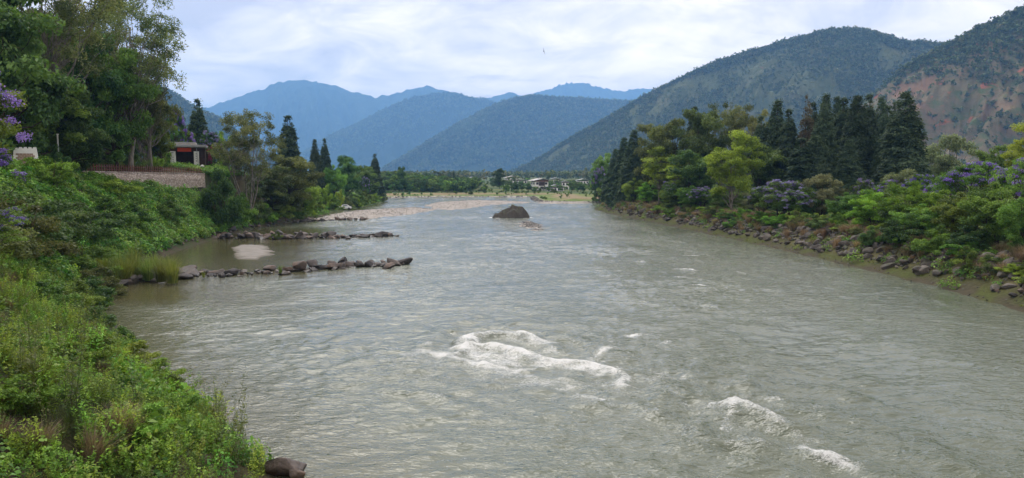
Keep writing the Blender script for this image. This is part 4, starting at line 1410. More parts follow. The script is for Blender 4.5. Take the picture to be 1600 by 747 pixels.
# pebbles on the gravel bars
PEB = [STONES_P[0], STONES_P[1], STONES_P[2], STONES[0]]
q = np.concatenate([g[r.integers(0, len(g), min(900, len(g) * 2))] for g in GRAVEL])
q[:, :2] += r.normal(0, 0.35, (len(q), 2))
scat('pebbles', q, PEB, 0.08, 0.24, r, 0.3, (0.35, 0.3, 0.25, 0.1), 0.02)
for a, b, rr, nn in ((SHORE_F, 'F', 3.0, 700),):
    q, dl, dr = ground_pts(60000, -70, 60, 290, 400, lambda x, y, z, dl, df, dr: df < 2.5, r)
    q = q[r.integers(0, len(q), nn)]
    scat('shore_stones', q, PEB, 0.2, 0.7, r, 0.3, (0.35, 0.3, 0.25, 0.1), 0.05)


# ------------------------------------------------------------------ stone groynes reaching into the river
def stone(parent, me, x, y, z, s, r):
    o = link('stone', me, parent, (x, y, z))
    o.rotation_euler = (r.normal(0, .25), r.normal(0, .25), r.random() * 6.283)
    k = r.uniform(0.8, 1.25)
    o.scale = (s * k, s / k, s * r.uniform(0.75, 1.1))
    return o


def groyne(label, px_line, n, smin, smax, half, seed, thin=0.5, tall=0.35):
    r = np.random.default_rng(seed)
    P = lv(px_line)
    L = np.cumsum([0] + [np.hypot(*(P[i + 1] - P[i])) for i in range(len(P) - 1)])
    t = thing('rock_groyne', label, 'groyne', (P[0][0], P[0][1], 0.0))
    for i in range(n):
        u = (i + r.random()) / n
        s_ = u * L[-1]
        x, y = np.interp(s_, L, [p[0] for p in P]), np.interp(s_, L, [p[1] for p in P])
        w = half * (1 - thin * u)
        x += r.normal(0, w * 0.35); y += r.normal(0, w * 0.55)
        s = (smin * 0.6 + (smax * 1.25 - smin * 0.6) * r.random() ** 1.7) * (1.15 - 0.25 * u)
        stone(t, STONES[r.integers(0, len(STONES))], x - P[0][0], y - P[0][1], r.uniform(-0.25, tall) * s + 0.05, s, r)
    return t


groyne('long line of dark boulders reaching into the river from the tall grass', [(176, 446), (225, 436), (290, 431), (350, 429), (420, 426), (490, 421), (560, 416), (600, 415), (634, 413)], 185, 0.36, 0.92, 2.8, 901)
groyne('line of dark boulders reaching into the river beyond the sandbank', [(318, 374), (345, 372), (400, 371), (460, 372), (520, 372), (570, 370), (613, 369)], 200, 0.38, 1.0, 3.2, 902)
groyne('short low line of rocks beside the gravel bar', [(462, 347), (500, 345.5), (540, 344), (575, 343.5)], 46, 0.4, 0.85, 1.8, 903)


def toe_rocks(label, shore_px, n, smin, smax, seed, spread=1.0, up=1.0):
    r = np.random.default_rng(seed)
    P = lv(shore_px)
    L = np.cumsum([0] + [np.hypot(*(P[i + 1] - P[i])) for i in range(len(P) - 1)])
    t = thing('bank_rocks', label, 'rocks', (P[0][0], P[0][1], 0.0))
    for i in range(n):
        s_ = (i + r.random()) / n * L[-1]
        x = np.interp(s_, L, [p[0] for p in P]) - abs(r.normal(0, spread)); y = np.interp(s_, L, [p[1] for p in P]) + r.normal(0, spread * 0.5)
        s = r.uniform(smin, smax)
        stone(t, STONES[r.integers(0, len(STONES))], x - P[0][0], y - P[0][1], max(0, gz(x, y)) * up + r.uniform(-0.1, 0.3) * s, s, r)


toe_rocks('tumbled rocks along the foot of the creeper bank by the second groyne', [(282, 388), (305, 381), (345, 372), (398, 357), (450, 349), (490, 344)], 70, 0.35, 0.8, 911, 1.0)
r = np.random.default_rng(912)
near_rock = [rock_mesh('near_rock', 460 + i, MAT['rock'], 4, 13, 0.035, (1, 0.8, 0.8)) for i in range(3)]
for (px, py, s, lab) in ((164, 528, 1.25, 'tall angular grey boulder at the foot of the near grassy bank'), (181, 551, 0.75, 'smaller dark boulder in the water below the tall grey boulder'), (446, 742, 0.72, 'brown boulder at the water below the tip of the near weedy bank'), (462, 752, 0.42, 'small brown stone next to the brown boulder under the weeds')):
    p = on_level(px, py)
    o = link('boulder', near_rock[r.integers(0, 3)], None, (p[0], p[1], 0.05 + 0.22 * s))
    o.scale = (s, s * 0.9, s * 0.85)
    o.rotation_euler = (0.2, 0.1, r.random() * 6)
    tag(o, lab, 'boulder', 'boulders under the near bank')

# ------------------------------------------------------------------ riprap along the right bank
r = np.random.default_rng(920)
rip = thing('rock_revetment', 'sloping band of tumbled boulders along the right bank under the trees', 'revetment', (34, 52, 0))
SR = np.array(SHORE_R[4:13])
L = np.cumsum(np.r_[0, np.hypot(*np.diff(SR, axis=0).T)])
cnt = 0
rest = []
for i in range(1150):
    u = r.random() ** 0.62
    s_ = (1 - u) * 0 + u * L[-1]
    x0, y0 = np.interp(s_, L, SR[:, 0]), np.interp(s_, L, SR[:, 1])
    tx, ty = np.interp(s_ + 1, L, SR[:, 0]) - np.interp(s_ - 1, L, SR[:, 0]), np.interp(s_ + 1, L, SR[:, 1]) - np.interp(s_ - 1, L, SR[:, 1])
    nx, ny = -ty, tx
    ln = math.hypot(nx, ny) + 1e-6
    nx, ny = nx / ln, ny / ln
    if nx < 0:
        nx, ny = -nx, -ny
    d = r.uniform(1.5, 5.6)
    x, y = x0 + nx * d, y0 + ny * d
    big = r.random() ** 2.2
    s = 0.22 + 0.72 * big
    z = gz(x, y) + 0.18 * s
    if cnt < 300 and (s > 0.55 and y0 < 150 or r.random() < 0.10):
        stone(rip, STONES_P[r.integers(0, 8)] if r.random() < .75 else STONES[r.integers(0, 8)], x - 34, y - 52, z, s, r)
        cnt += 1
    else:
        rest.append((x, y, z, s))
rest = np.array(rest)
o = scatter('revetment_stones', rest[:, :3] - np.array((34, 52, 0)), np.stack((r.normal(0, .4, len(rest)), r.normal(0, .4, len(rest)), r.random(len(rest)) * 6.28), 1), np.repeat(rest[:, 3:4], 3, 1) * r.uniform(.75, 1.2, (len(rest), 3)), STONES_P[:6], r.integers(0, 6, len(rest)))
o.parent = rip

# ------------------------------------------------------------------ the boulder in the middle of the river
p = on_level(799, 341)
bo = thing('river_boulder', 'large domed boulder with grass on its top standing in mid river', 'boulder', (p[0], p[1] + 2.5, 0))
bxs, bys = np.linspace(-4.7, 4.6, 90), np.linspace(-3.6, 3.6, 66)
BX, BY = np.meshgrid(bxs, bys, indexing='ij')
prof = np.interp(BX, [-4.6, -4.2, -3.2, -2.2, -1.2, -0.4, 0.3, 1.0, 1.8, 2.6, 3.4, 4.1, 4.5], [-0.5, 0.2, 0.95, 1.75, 2.35, 2.85, 3.25, 2.8, 2.4, 2.2, 1.5, 0.4, -0.5])
wy = np.interp(BX, [-4.6, -2, 0.5, 2.5, 4.5], [0.9, 2.3, 3.0, 2.6, 0.8])
BZ = (prof + 0.6) * np.clip(1 - (np.abs(BY) / wy) ** 1.8, 0, 1) ** 0.9 - 0.6
jx = 0.5 * fbm(BX * 0.8, BY * 0.8, seed=5, octs=3)
BZ += 0.40 * fbm(BX * 0.8 + jx, BY * 0.9, seed=6, octs=5) * (BZ > -0.4)
BZ += 0.10 * fbm(BX * 3.5, BY * 3.5, seed=16, octs=3) * (BZ > -0.3)
BZ = np.where(BZ > 0, np.round(BZ * 2.6 + 0.5 * jx) / 2.6 * 0.35 + BZ * 0.65, BZ)
link('boulder_stone', mesh('boulder_stone', np.stack((BX, BY, BZ), -1).reshape(-1, 3), grid_faces(90, 66), MAT['boulder'], False), bo)
for (x, y, s) in ((0.2, -0.2, 0.55), (0.9, 0.1, 0.45), (-0.5, 0.2, 0.4), (1.8, -0.2, 0.35), (-1.3, -0.3, 0.35)):
    o = link('grass_tuft', PROTO['green_tuft']['blades'], bo, (x, y, 3.0 * np.interp(x, [-2.6, -1.2, 0.3, 1.5, 2.9], [0.5, 0.83, 0.97, 0.85, 0.7]) - 0.1))
    o.scale = (s * 2.2, s * 2.2, s * 1.1)

# ------------------------------------------------------------------ grass clumps by the near groyne
tl = 'tall pale green grass clump at the root of the near groyne'
for i, (px, py, h, w) in enumerate(((160, 432, 46, 46), (178, 440, 44, 46), (196, 436, 50, 50), (186, 424, 46, 48), (214, 430, 46, 46), (232, 432, 42, 46), (252, 434, 40, 46), (270, 436, 42, 44), (240, 422, 36, 46), (264, 424, 34, 44), (208, 414, 40, 46))):
    p = on_level(px, py, 0.45)
    plant('tuft', 'grass_clump', tl, 'grass clump', p[0], p[1], h * p[1] / F_PX, w * p[1] / F_PX, group='grass clumps at the groyne', z=max(0.15, gz(p[0], p[1])))
for (px, py, h, w, lab) in ((438, 427, 18, 15, 'small green grass clump growing midway along the near groyne'), (318, 433, 13, 12, 'tiny grass clump between boulders near the foot of the near groyne')):
    p = on_level(px, py, 0.15)
    plant('green_tuft', 'grass_clump', lab, 'grass clump', p[0], p[1], h * p[1] / F_PX, w * p[1] / F_PX, z=0.15)
p = on_level(432, 373, 0.2)
plant('bush_a', 'shrub', 'small round green shrub growing on the groyne beyond the sandbank', 'shrub', p[0], p[1], 1.3, 1.9, z=0.1)

# ------------------------------------------------------------------ retaining wall and picket fence on the left terrace
def wall_mat():
    m, t, out = new_mat('rubble_wall')
    co = world_co(t)
    mp = vmap(t, co, (1, 1, 1.6))
    v = N(t, 'ShaderNodeTexVoronoi'); v.inputs['Scale'].default_value = 2.6
    t.links.new(mp, v.inputs['Vector'])
    e = N(t, 'ShaderNodeTexVoronoi', feature='DISTANCE_TO_EDGE'); e.inputs['Scale'].default_value = 2.6
    t.links.new(mp, e.inputs['Vector'])
    c = ramp(t, v.outputs['Color'], [(0.1, (0.28, 0.22, 0.18)), (0.5, (0.44, 0.36, 0.30)), (0.9, (0.58, 0.50, 0.43))])
    j = ramp(t, e.outputs['Distance'], [(0.02, (0, 0, 0)), (0.08, (1, 1, 1))])
    c = mix_col(t, j, (0.22, 0.18, 0.15), c)
    principled(t, out, c, 0.9, 0.2, bump(t, j, 0.9, 0.06))
    return m


MAT['wall'] = wall_mat()
WY0, WY1 = WALL_Y0 - 2, WALL_Y1 + 0.5
rw = thing('retaining_wall', 'pale rubble stone retaining wall under the dark picket fence', 'wall', (WALL_X, WY0, 7.6))
nseg = 40
Vw, Fw = [], []
r = np.random.default_rng(31)
for i in range(nseg + 1):
    y = (WY1 - WY0) * i / nseg
    for (dx, z) in ((0.42, 0.0), (0.40, 1.2), (0.34, 2.3), (-0.2, 2.3), (-0.2, 0)):
        Vw.append((dx + r.normal(0, .02), y, z + r.normal(0, .015)))
for i in range(nseg):
    for k in range(4):
        a = i * 5 + k
        Fw.append((a, a + 5, a + 6, a + 1))
Fw += [(0, 1, 2, 3)]
Fw[-1] = (0, 1, 2, 3)
Fw.append((nseg * 5 + 3, nseg * 5 + 2, nseg * 5 + 1, nseg * 5))
link('wall_face', mesh('wall_face', Vw, Fw, MAT['wall']), rw)
cg = Geo()
for i in range(24):
    y0 = (WY1 - WY0) * (i + 0.5) / 24
    cg = Geo().box(0.07, y0, 2.36, 0.66, (WY1 - WY0) / 24 - 0.03, 0.12)
    cg.build('coping_stone', MAT['wall'], rw)

fe = thing('picket_fence', 'dark brown picket fence along the top of the stone retaining wall', 'fence', (WALL_X + 0.06, WY0, 10.02))
pk = Geo().poly([(-.03, -.085, 0), (.03, -.085, 0), (.03, .085, 0), (-.03, .085, 0), (-.03, -.085, .82), (.03, -.085, .82), (.03, .085, .82), (-.03, .085, .82), (-.03, 0, .98), (.03, 0, .98)],
                [(0, 3, 2, 1), (0, 1, 5, 4), (2, 3, 7, 6), (1, 2, 6, 9, 5), (3, 0, 4, 8, 7), (4, 5, 9, 8), (6, 7, 8, 9)])
first = pk.build('picket', MAT['brown_wood'], fe, (0, 0.3, 0))
npk = int((WY1 - WY0 - 0.6) / 0.62)
for i in range(1, npk + 1):
    o = link('picket', first.data, fe, (0, 0.3 + i * 0.62, 0))
    o.rotation_euler = (0.02 * r.normal(), 0.02 * r.normal(), 0)
for z in (0.28, 0.62):
    Geo().box(-0.05, (WY1 - WY0) / 2, z, 0.04, WY1 - WY0 - 0.3, 0.07).build('rail', MAT['brown_wood'], fe)

# ------------------------------------------------------------------ gateway behind the fence
gx, gy = at_depth(289.5, 262, 140)[:2]
g0 = 10.85
gt = thing('gateway', 'white pillared gateway with flat grey roof and orange banner behind the fence', 'gateway', (gx, gy, g0), 0.30)
S = 140 / F_PX
for sx, wd in ((-16.8, 0.85), (16.8, 0.85)):
    pil = Geo().box(sx * S, 0, 1.62, wd, 0.7, 3.25).box(sx * S, 0, 0.15, wd + 0.14, 0.84, 0.3).build('pillar', MAT['white'], gt)
    gl = Geo()
    rr = np.random.default_rng(int(sx + 40))
    for k in range(4):     # four painted characters down the face
        cz = 2.75 - k * 0.42 if sx > 0 else 2.1 - k * 0.42
        gl.box(sx * S, -0.362, cz + 0.10, 0.22, 0.012, 0.035)
        gl.box(sx * S - 0.065, -0.362, cz, 0.03, 0.012, 0.17)
        gl.box(sx * S + 0.065, -0.362, cz, 0.03, 0.012, 0.17)
        gl.box(sx * S + rr.uniform(-.03, .03), -0.362, cz + rr.uniform(-.02, .02), 0.10, 0.012, 0.03)
        if k % 2:
            gl.box(sx * S, -0.362, cz - 0.10, 0.16, 0.012, 0.03)
    gl.build('lettering', MAT['ink'], pil)
Geo().box(0, 2.9, 1.75, 8.6 * 0.86, 0.2, 3.5).build('back_wall', MAT['dark_wood'], gt)
for sx in (-1, 1):
    Geo().box(sx * 3.3, 1.45, 1.75, 0.2, 2.8, 3.5).build('side_wall', MAT['dark_wood'], gt)
    Geo().box(sx * 2.85, 0.3, 1.75, 0.7, 0.16, 3.5).build('side_panel', MAT['dark_wood'], gt)
Geo().box(0, 0.1, 3.62, 7.0, 0.42, 0.55).build('lintel', MAT['dark_wood'], gt)
rf = Geo().box(0, 1.2, 4.25, 7.5, 4.4, 0.16, 0, (0.99, 0.99)).box(0, 1.2, 4.06, 7.3, 4.2, 0.2).build('roof', MAT['slate'], gt)
Geo().box(0, -1.02, 4.24, 7.56, 0.06, 0.34).build('fascia', MAT['roof_pale'], rf)
Geo().box(-0.2, 1.2, 4.62, 4.3, 3.2, 0.5, 0, (0.97, 0.9)).build('upper_roof', MAT['slate'], rf)
Geo().box(-0.2, -0.44, 4.86, 4.4, 0.08, 0.1).build('upper_eave', MAT['roof_pale'], rf)
bn = Geo().box(-0.05, -0.14, 3.55, 2.35, 0.03, 0.72).build('banner', MAT['banner'], gt)
Geo().box(0, 0.6, 0.02, 7.2, 5.0, 0.1).build('threshold', MAT['paving'], gt)
pole = thing('flag_pole', 'slender pale pole leaning beside the right pillar of the gateway', 'pole', (gx + 2.55, gy - 0.2, g0))
pole.rotation_euler = (0, -0.075, 0)
Vp, Fp = tubes([(np.array(((0, 0, 0), (0, 0, 2.2), (0, 0, 4.7))), np.array((0.05, 0.045, 0.03)))], 6)
link('shaft', mesh('shaft', Vp, Fp, MAT['roof_pale'], True), pole)
link('pole_cap', rock_mesh('pole_cap', 5, MAT['roof_pale'], 1, 0, 0, (0.06, 0.06, 0.06)), pole, (0, 0, 4.72))
# pale stone figure beside the right pillar
sx_, sy_ = at_depth(315.5, 262, 138)[:2]
st = thing('stone_ornament', 'small white stone ornament beside the right gateway pillar', 'ornament', (sx_, sy_, gz(sx_, sy_)), 0.4)
Geo().box(0, 0, 0.2, 0.75, 0.6, 0.4, 0, (0.85, 0.85)).build('plinth', MAT['white'], st)
o = link('carving', rock_mesh('carving', 88, MAT['white'], 3, 5, 0.12, (0.42, 0.3, 0.55)), st, (0.03, 0, 0.82))
# paved ramp in front of the gateway
rx, ry = gx + 1.2, gy - 4.0
g = Geo()
g.poly([(-2.4, 3.6, 0.1), (2.4, 3.6, 0.1), (2.8, -4.5, -0.62), (-2.8, -4.5, -0.62), (-2.4, 3.6, -0.6), (2.4, 3.6, -0.6), (2.8, -4.5, -1.3), (-2.8, -4.5, -1.3)], [(0, 3, 2, 1), (4, 5, 6, 7), (0, 1, 5, 4), (1, 2, 6, 5), (2, 3, 7, 6), (3, 0, 4, 7)])
o = g.build('path', MAT['paving'], None, (rx, ry, 10.9)); o.rotation_euler = (0, 0, 0.30); tag(o, kind='structure')

Geo().box(WALL_X - 2.2, (WY0 + WY1) / 2, 10.0, 3.4, WY1 - WY0, 0.12).build('path', MAT['paving'], None)['kind'] = 'structure'
# shed left of the gateway, half hidden by trees
hx, hy = at_depth(255, 262, 138)[:2]
sh = thing('lean_to_shed', 'dark open shed with posts left of the gateway', 'shed', (hx, hy, gz(hx, hy)), 0.25)
for x in (-1.4, 1.4):
    for y in (0, 2.4):
        Geo().box(x, y, 1.4, 0.14, 0.14, 2.8).build('post', MAT['slate'], sh)
Geo().box(0, 1.2, 2.9, 3.4, 3.2, 0.14).build('roof', MAT['slate'], sh)
Geo().box(0, 2.5, 1.4, 3.0, 0.1, 2.8).build('back_wall', MAT['dark_wood'], sh)
hx, hy = at_depth(166, 240, 112)[:2]
sh = thing('small_hut', 'small dark roofed hut under the tall trees behind the fence', 'hut', (hx, hy, gz(hx, hy)), 0.2)
Geo().box(0, 0, 1.3, 1.5, 1.4, 2.6).build('wall', MAT['dark_wood'], sh)
Geo().poly([(-1.1, -1.0, 2.55), (1.1, -1.0, 2.55), (1.1, 1.0, 2.55), (-1.1, 1.0, 2.55), (-1.1, 0, 3.15), (1.1, 0, 3.15)], [(0, 3, 2, 1), (0, 1, 5, 4), (2, 3, 4, 5), (1, 2, 5), (3, 0, 4)]).build('roof', MAT['brown_wood'], sh)
# white framed stone panel among the shrubs on the near bank top
wx, wy = at_depth(40, 240, 80)[:2]
wp = thing('monument', 'white framed stone monument rising above the near bank shrubs', 'monument', (wx, wy, gz(wx, wy)), 0.45)
Geo().poly([(-1.25, -.3, 0), (1.25, -.3, 0), (1.25, .3, 0), (-1.25, .3, 0), (-1.0, -.22, 2.3), (1.0, -.22, 2.3), (1.0, .22, 2.3), (-1.0, .22, 2.3)], [(0, 3, 2, 1), (4, 5, 6, 7), (0, 1, 5, 4), (1, 2, 6, 5), (2, 3, 7, 6), (3, 0, 4, 7)]).build('slab', MAT['white'], wp)
for i in range(5):
    Geo().box(-0.84 + 0.42 * i, 0, 2.36, 0.26, 0.40, 0.14).build('capstone', MAT['white'], wp)
for k in range(7):
    for i in range(5):
        Geo().box(-0.62 + 0.31 * i + (0.15 if k % 2 else 0) - .07, -0.31 + 0.012 * k * 0.8, 0.55 + 0.19 * k, 0.29, 0.06, 0.17).build('brick', MAT['brick'], wp)
px_, py_ = at_depth(90, 215, 88)[:2]
pp = thing('marker_post', 'slim white post standing in front of the dark trees', 'post', (px_, py_, gz(px_, py_)))
Geo().box(0, 0, 2.55, 0.15, 0.15, 5.1, 0, (0.8, 0.8)).build('shaft', MAT['white'], pp)
Geo().box(0, 0, 5.15, 0.2, 0.2, 0.1).build('cap', MAT['white'], pp)


# ------------------------------------------------------------------ village at the head of the reach
def house(px, y, w, d, storeys, label, rz=0.0, roof='slate', wall='white', nwin=4, zoff=0.0, gable=True, hst=2.5, overhang=1.0):
    x = at_depth(px, Y_H, y)[0]
    t = thing('house', label, 'house', (x, y, gz(x, y) + zoff), rz)
    H = storeys * hst
    w_ = Geo().box(0, 0, H / 2 - 0.5, w, d, H + 1.0).build('wall', MAT[wall], t)
    for s in range(storeys):
        for i in range(nwin):
            cx = -w / 2 + w * (i + 0.5) / nwin
            f = Geo().box(cx, -d / 2 - 0.03, s * hst + 1.45, w / nwin * 0.55, 0.1, 1.35).build('window', MAT['dark_wood'], t)
            Geo().box(cx, -d / 2 - 0.10, s * hst + 1.45, w / nwin * 0.40, 0.05, 1.05).build('pane', MAT['window'], f)
            Geo().box(cx, -d / 2 - 0.10, s * hst + 0.74, w / nwin * 0.62, 0.2, 0.1).build('sill', MAT['white'], f)
        for i in range(2):
            cy_ = -d / 2 + d * (i + 0.5) / 2
            for sd in (-1, 1):
                f = Geo().box(sd * (w / 2 + 0.03), cy_, s * hst + 1.45, 0.1, d * 0.22, 1.3).build('window', MAT['dark_wood'], t)
                Geo().box(sd * (w / 2 + 0.10), cy_, s * hst + 1.45, 0.05, d * 0.15, 1.0).build('pane', MAT['window'], f)
    Geo().box(0, 0, H + 0.28, w * 0.9, d * 0.9, 0.55).build('attic', MAT['dark_wood'], t)
    o_ = overhang
    W2, D2, z0, z1 = w / 2 + o_, d / 2 + o_, H + 0.5, H + 0.5 + 0.22 * (w / 2 + o_)
    rf = Geo().poly([(-W2, -D2, z0), (W2, -D2, z0), (W2, D2, z0), (-W2, D2, z0), (0, -D2, z1), (0, D2, z1), (-W2, -D2, z0 + .14), (W2, -D2, z0 + .14), (W2, D2, z0 + .14), (-W2, D2, z0 + .14), (0, -D2, z1 + .14), (0, D2, z1 + .14)],
                    [(0, 4, 5, 3), (4, 1, 2, 5), (6, 9, 11, 10), (10, 11, 8, 7), (0, 6, 10, 4), (4, 10, 7, 1), (3, 5, 11, 9), (5, 2, 8, 11), (0, 3, 9, 6), (1, 7, 8, 2)]).build('roof', MAT[roof], t)
    Geo().box(0, 0, z1 + 0.35, 1.3, 1.3, 0.5).build('roof_lantern', MAT[roof], rf)
    return t


fh = house(843, 452, 8.4, 7.0, 2, 'white three tier farmhouse with dark windows beyond the far gravel shore', 0.35, nwin=3, zoff=0.0, hst=2.5, overhang=1.7)
Geo().box(0, -3.62, 3.75, 3.6, 0.5, 2.2).build('timber_bay', MAT['dark_wood'], fh)
Geo().box(0, -3.62, 5.45, 8.0, 0.6, 0.9).build('timber_frieze', MAT['brown_wood'], fh)
house(867, 440, 10.0, 4.5, 1, 'long low white building beside the white farmhouse', 0.1, 'roof_pale', nwin=5, zoff=-0.6, hst=2.3, overhang=0.5)
house(883, 470, 4.2, 4.5, 2, 'narrow white building at the end of the long low one', 0.0, 'roof_pale', nwin=2, zoff=-0.8, hst=2.3, overhang=0.5)
house(737, 560, 7.5, 6.0, 1, 'white house with pale roof above the scrub left of the lone tall tree', 0.2, 'roof_pale', nwin=3, zoff=1.6, hst=2.8)
house(799, 640, 10.0, 7.0, 1, 'grey roofed house directly right of the lone tall valley tree', 0.3, 'slate', nwin=4, zoff=1.4, hst=2.8)
house(814, 600, 9.0, 5.0, 1, 'low pale roofed house between the grey roofed house and the farmhouse', 0.1, 'roof_pale', nwin=4, zoff=0.3, hst=2.4)
house(868, 640, 8, 6, 1, 'pale roofed house on the slope behind the long low building', 0.1, 'roof_pale', nwin=4, zoff=0.6, hst=2.4)
house(910, 560, 8, 6, 1, 'pale roofed shed next to the dark right bank trees', 0.1, 'roof_pale', nwin=4, zoff=0.5, hst=2.4)
house(651, 560, 4.0, 4.0, 1, 'tiny pale hut on top of the wooded rise', 0.1, 'roof_pale', 'cream', nwin=2, zoff=0.5, hst=2.6)
house(668, 540, 5.0, 4.0, 1, 'small hut with pale roof below the hut on the wooded rise', 0.2, 'roof_pale', 'cream', nwin=2, zoff=0.2, hst=2.2)
house(483, 236, 5.0, 5.0, 1, 'cream house with green roof behind the left bank bushes', 0.5, 'roof_green', 'cream', nwin=3, zoff=0.2, hst=3.0, overhang=0.6)
house(468, 260, 6.0, 6.0, 2, 'cream house with pale roof behind the green roofed one', 0.4, 'roof_pale', 'cream', nwin=3, zoff=0.0, hst=2.7, overhang=0.6)


def car(px, y, rz, label, z=None):
    x = at_depth(px, Y_H, y)[0]
    t = thing('parked_car', label, 'car', (x, y, gz(x, y) if z is None else z), rz)
    prof = [(-2.0, .35), (-2.05, .75), (-1.75, .95), (-1.0, 1.0), (-.45, 1.45), (.95, 1.48), (1.6, 1.02), (2.0, .95), (2.05, .4)]
    n = len(prof)
    V = [(x_, -0.82 * (0.86 if z_ > 1.2 else 1), z_) for x_, z_ in prof] + [(x_, 0.82 * (0.86 if z_ > 1.2 else 1), z_) for x_, z_ in prof]
    F_ = [tuple(range(n)), tuple(range(2 * n - 1, n - 1, -1))] + [(i, i + n, (i + 1) % n + n, (i + 1) % n) for i in range(n)]
    Geo().poly(V, F_).build('body', MAT['car_white'], t)
    for s in (-1, 1):
        Geo().box(0.25, s * 0.765, 1.2, 1.5, 0.06, 0.3, 0, (0.75, 1)).build('side_window', MAT['window'], t)
        for xx in (-1.25, 1.3):
            a = np.arange(14) * 2 * math.pi / 14
            V = [(xx + .33 * math.cos(q), s * .78 - .1, .33 + .33 * math.sin(q)) for q in a] + [(xx + .33 * math.cos(q), s * .78 + .1, .33 + .33 * math.sin(q)) for q in a]
            Geo().poly(V, [tuple(range(13, -1, -1)), tuple(range(14, 28))] + [(i, (i + 1) % 14, (i + 1) % 14 + 14, i + 14) for i in range(14)]).build('wheel', MAT['tyre'], t)
    return t


car(537, 222, 0.3, 'white car parked under trees beyond the two round shrubs')
car(593, 330, 0.1, 'white car parked by the water at the end of the left bank')

# ------------------------------------------------------------------ a bird over the valley
bx = at_depth(849.5, 80, 60)
bd = thing('bird', 'small dark bird gliding banked over the valley', 'bird', tuple(bx), 0.3)
bd.rotation_euler = (0.2, math.radians(78), 0.3)
V = []
prof = [(-.16, .004), (-.1, .022), (0, .032), (.08, .026), (.12, .02), (.16, .002)]
Vb, Fb = tubes([(np.array([(0, y, 0) for y, _ in prof]), np.array([q for _, q in prof]))], 8)
link('body', mesh('body', Vb, Fb, MAT['bird'], True), bd)
for s in (-1, 1):
    Geo().poly([(0, .06, .012), (s * .14, .075, .045), (s * .30, .0, .03), (s * .13, -.05, .04), (0, -.06, .01), (0, .06, .004), (s * .14, .075, .037), (s * .30, .0, .028), (s * .13, -.05, .033), (0, -.06, .004)],
               [(0, 1, 2, 3, 4), (9, 8, 7, 6, 5), (0, 5, 6, 1), (1, 6, 7, 2), (2, 7, 8, 3), (3, 8, 9, 4)]).build('wing', MAT['bird'], bd)
Geo().poly([(-.012, -.14, .004), (.012, -.14, .004), (.045, -.25, .004), (-.045, -.25, .004), (-.012, -.14, -.004), (.012, -.14, -.004), (.045, -.25, -.003), (-.045, -.25, -.003)], [(0, 3, 2, 1), (4, 5, 6, 7), (0, 1, 5, 4), (1, 2, 6, 5), (2, 3, 7, 6), (3, 0, 4, 7)]).build('tail', MAT['bird'], bd)

# ------------------------------------------------------------------ trees of the left bank
random.seed(21)
T, B, J = 'broadleaf_tree', 'shrub', 'jacaranda_tree'
seen('euc_a', 'eucalyptus_tree', 'very tall airy eucalyptus leaning out from the wood beside the gateway', 'tree', 205, -22, 150, 108, rz=0.4)
seen('euc_b', 'eucalyptus_tree', 'eucalyptus with drooping foliage just behind the small hut', 'tree', 235, 62, 95, 117, rz=2.2)
seen('euc_a', 'eucalyptus_tree', 'towering eucalyptus with bare pale limbs above the dark near wood', 'tree', 90, -120, 190, 92, rz=4.0)
seen('euc_b', 'eucalyptus_tree', 'tall eucalyptus behind the towering one with bare pale limbs', 'tree', 150, -60, 150, 118, rz=1.2)
seen('broad_a', T, 'big dark evergreen tree behind the purple jacaranda on the near bank', 'tree', 5, -60, 210, 80)
seen('broad_b', T, 'spreading tree with lighter leaves behind the white monument', 'tree', 62, 112, 150, 88)
seen('broad_a', T, 'rounded dark green tree left of the small hut', 'tree', 128, 42, 130, 100)
seen('broad_b', T, 'dense dark tree in front of the eucalyptus by the fence', 'tree', 185, 70, 110, 104)
seen('broad_a', T, 'low dark tree right behind the slim white post', 'tree', 110, 130, 110, 92)
seen('euc_b', 'eucalyptus_tree', 'slender tree with visible straight trunk left of the open shed', 'tree', 226, 118, 62, 116, rz=0.3)
seen('broad_b', T, 'green tree hugging the left side of the open shed', 'tree', 252, 150, 48, 124)
seen('broad_a', T, 'dark tree deep in the wood behind the fence', 'tree', 30, 20, 170, 112)
seen('broad_c', T, 'olive tree deep in the wood behind the rounded dark tree', 'tree', 95, 10, 150, 122)
for px, top, w, y, k in ((118, 225, 44, 98, 'bush_a'), (142, 232, 38, 102, 'bush_d'), (176, 236, 36, 106, 'bush_a'), (205, 232, 40, 110, 'bush_d'), (228, 236, 34, 114, 'bush_c'), (248, 240, 26, 119, 'bush_b')):
    seen(k, B, 'leafy shrub at the foot of the trees just behind the picket fence', 'shrub', px, top, w, y, 'shrubs behind the picket fence')
seen('bush_d', B, 'dark shrub hiding the foot of the slim white post', 'shrub', 92, 219, 40, 84)
seen('bush_b', B, 'bright green clipped shrub by the left gateway pillar', 'shrub', 261, 228, 17, 134)
seen('bush_a', B, 'lower bright shrub left of the clipped gateway shrub', 'shrub', 249, 240, 20, 132)
seen('jac_a', J, 'purple jacaranda beside the eucalyptus behind the gateway', 'tree', 272, 166, 34, 156)
seen('jac_a', J, 'purple jacaranda rising right over the gateway roof', 'tree', 286, 194, 36, 160)
seen('jac_b', J, 'pale lilac jacaranda right of the gateway roof', 'tree', 331, 206, 42, 158)
seen('conifer_b', 'conifer_tree', 'single bluish conifer standing behind the gateway', 'tree', 312, 154, 57, 172)
seen('bougain', 'bougainvillea_shrub', 'dark red bougainvillea against the right side of the gateway', 'shrub', 329, 226, 24, 146)
seen('small_a', T, 'bright green tree behind the lilac jacaranda', 'tree', 352, 205, 40, 175)
seen('euc_fork', 'eucalyptus_tree', 'forked grey limbed tree with thin foliage leaning over the bank', 'tree', 388, 172, 104, 126, rz=0.5, z=3.4)
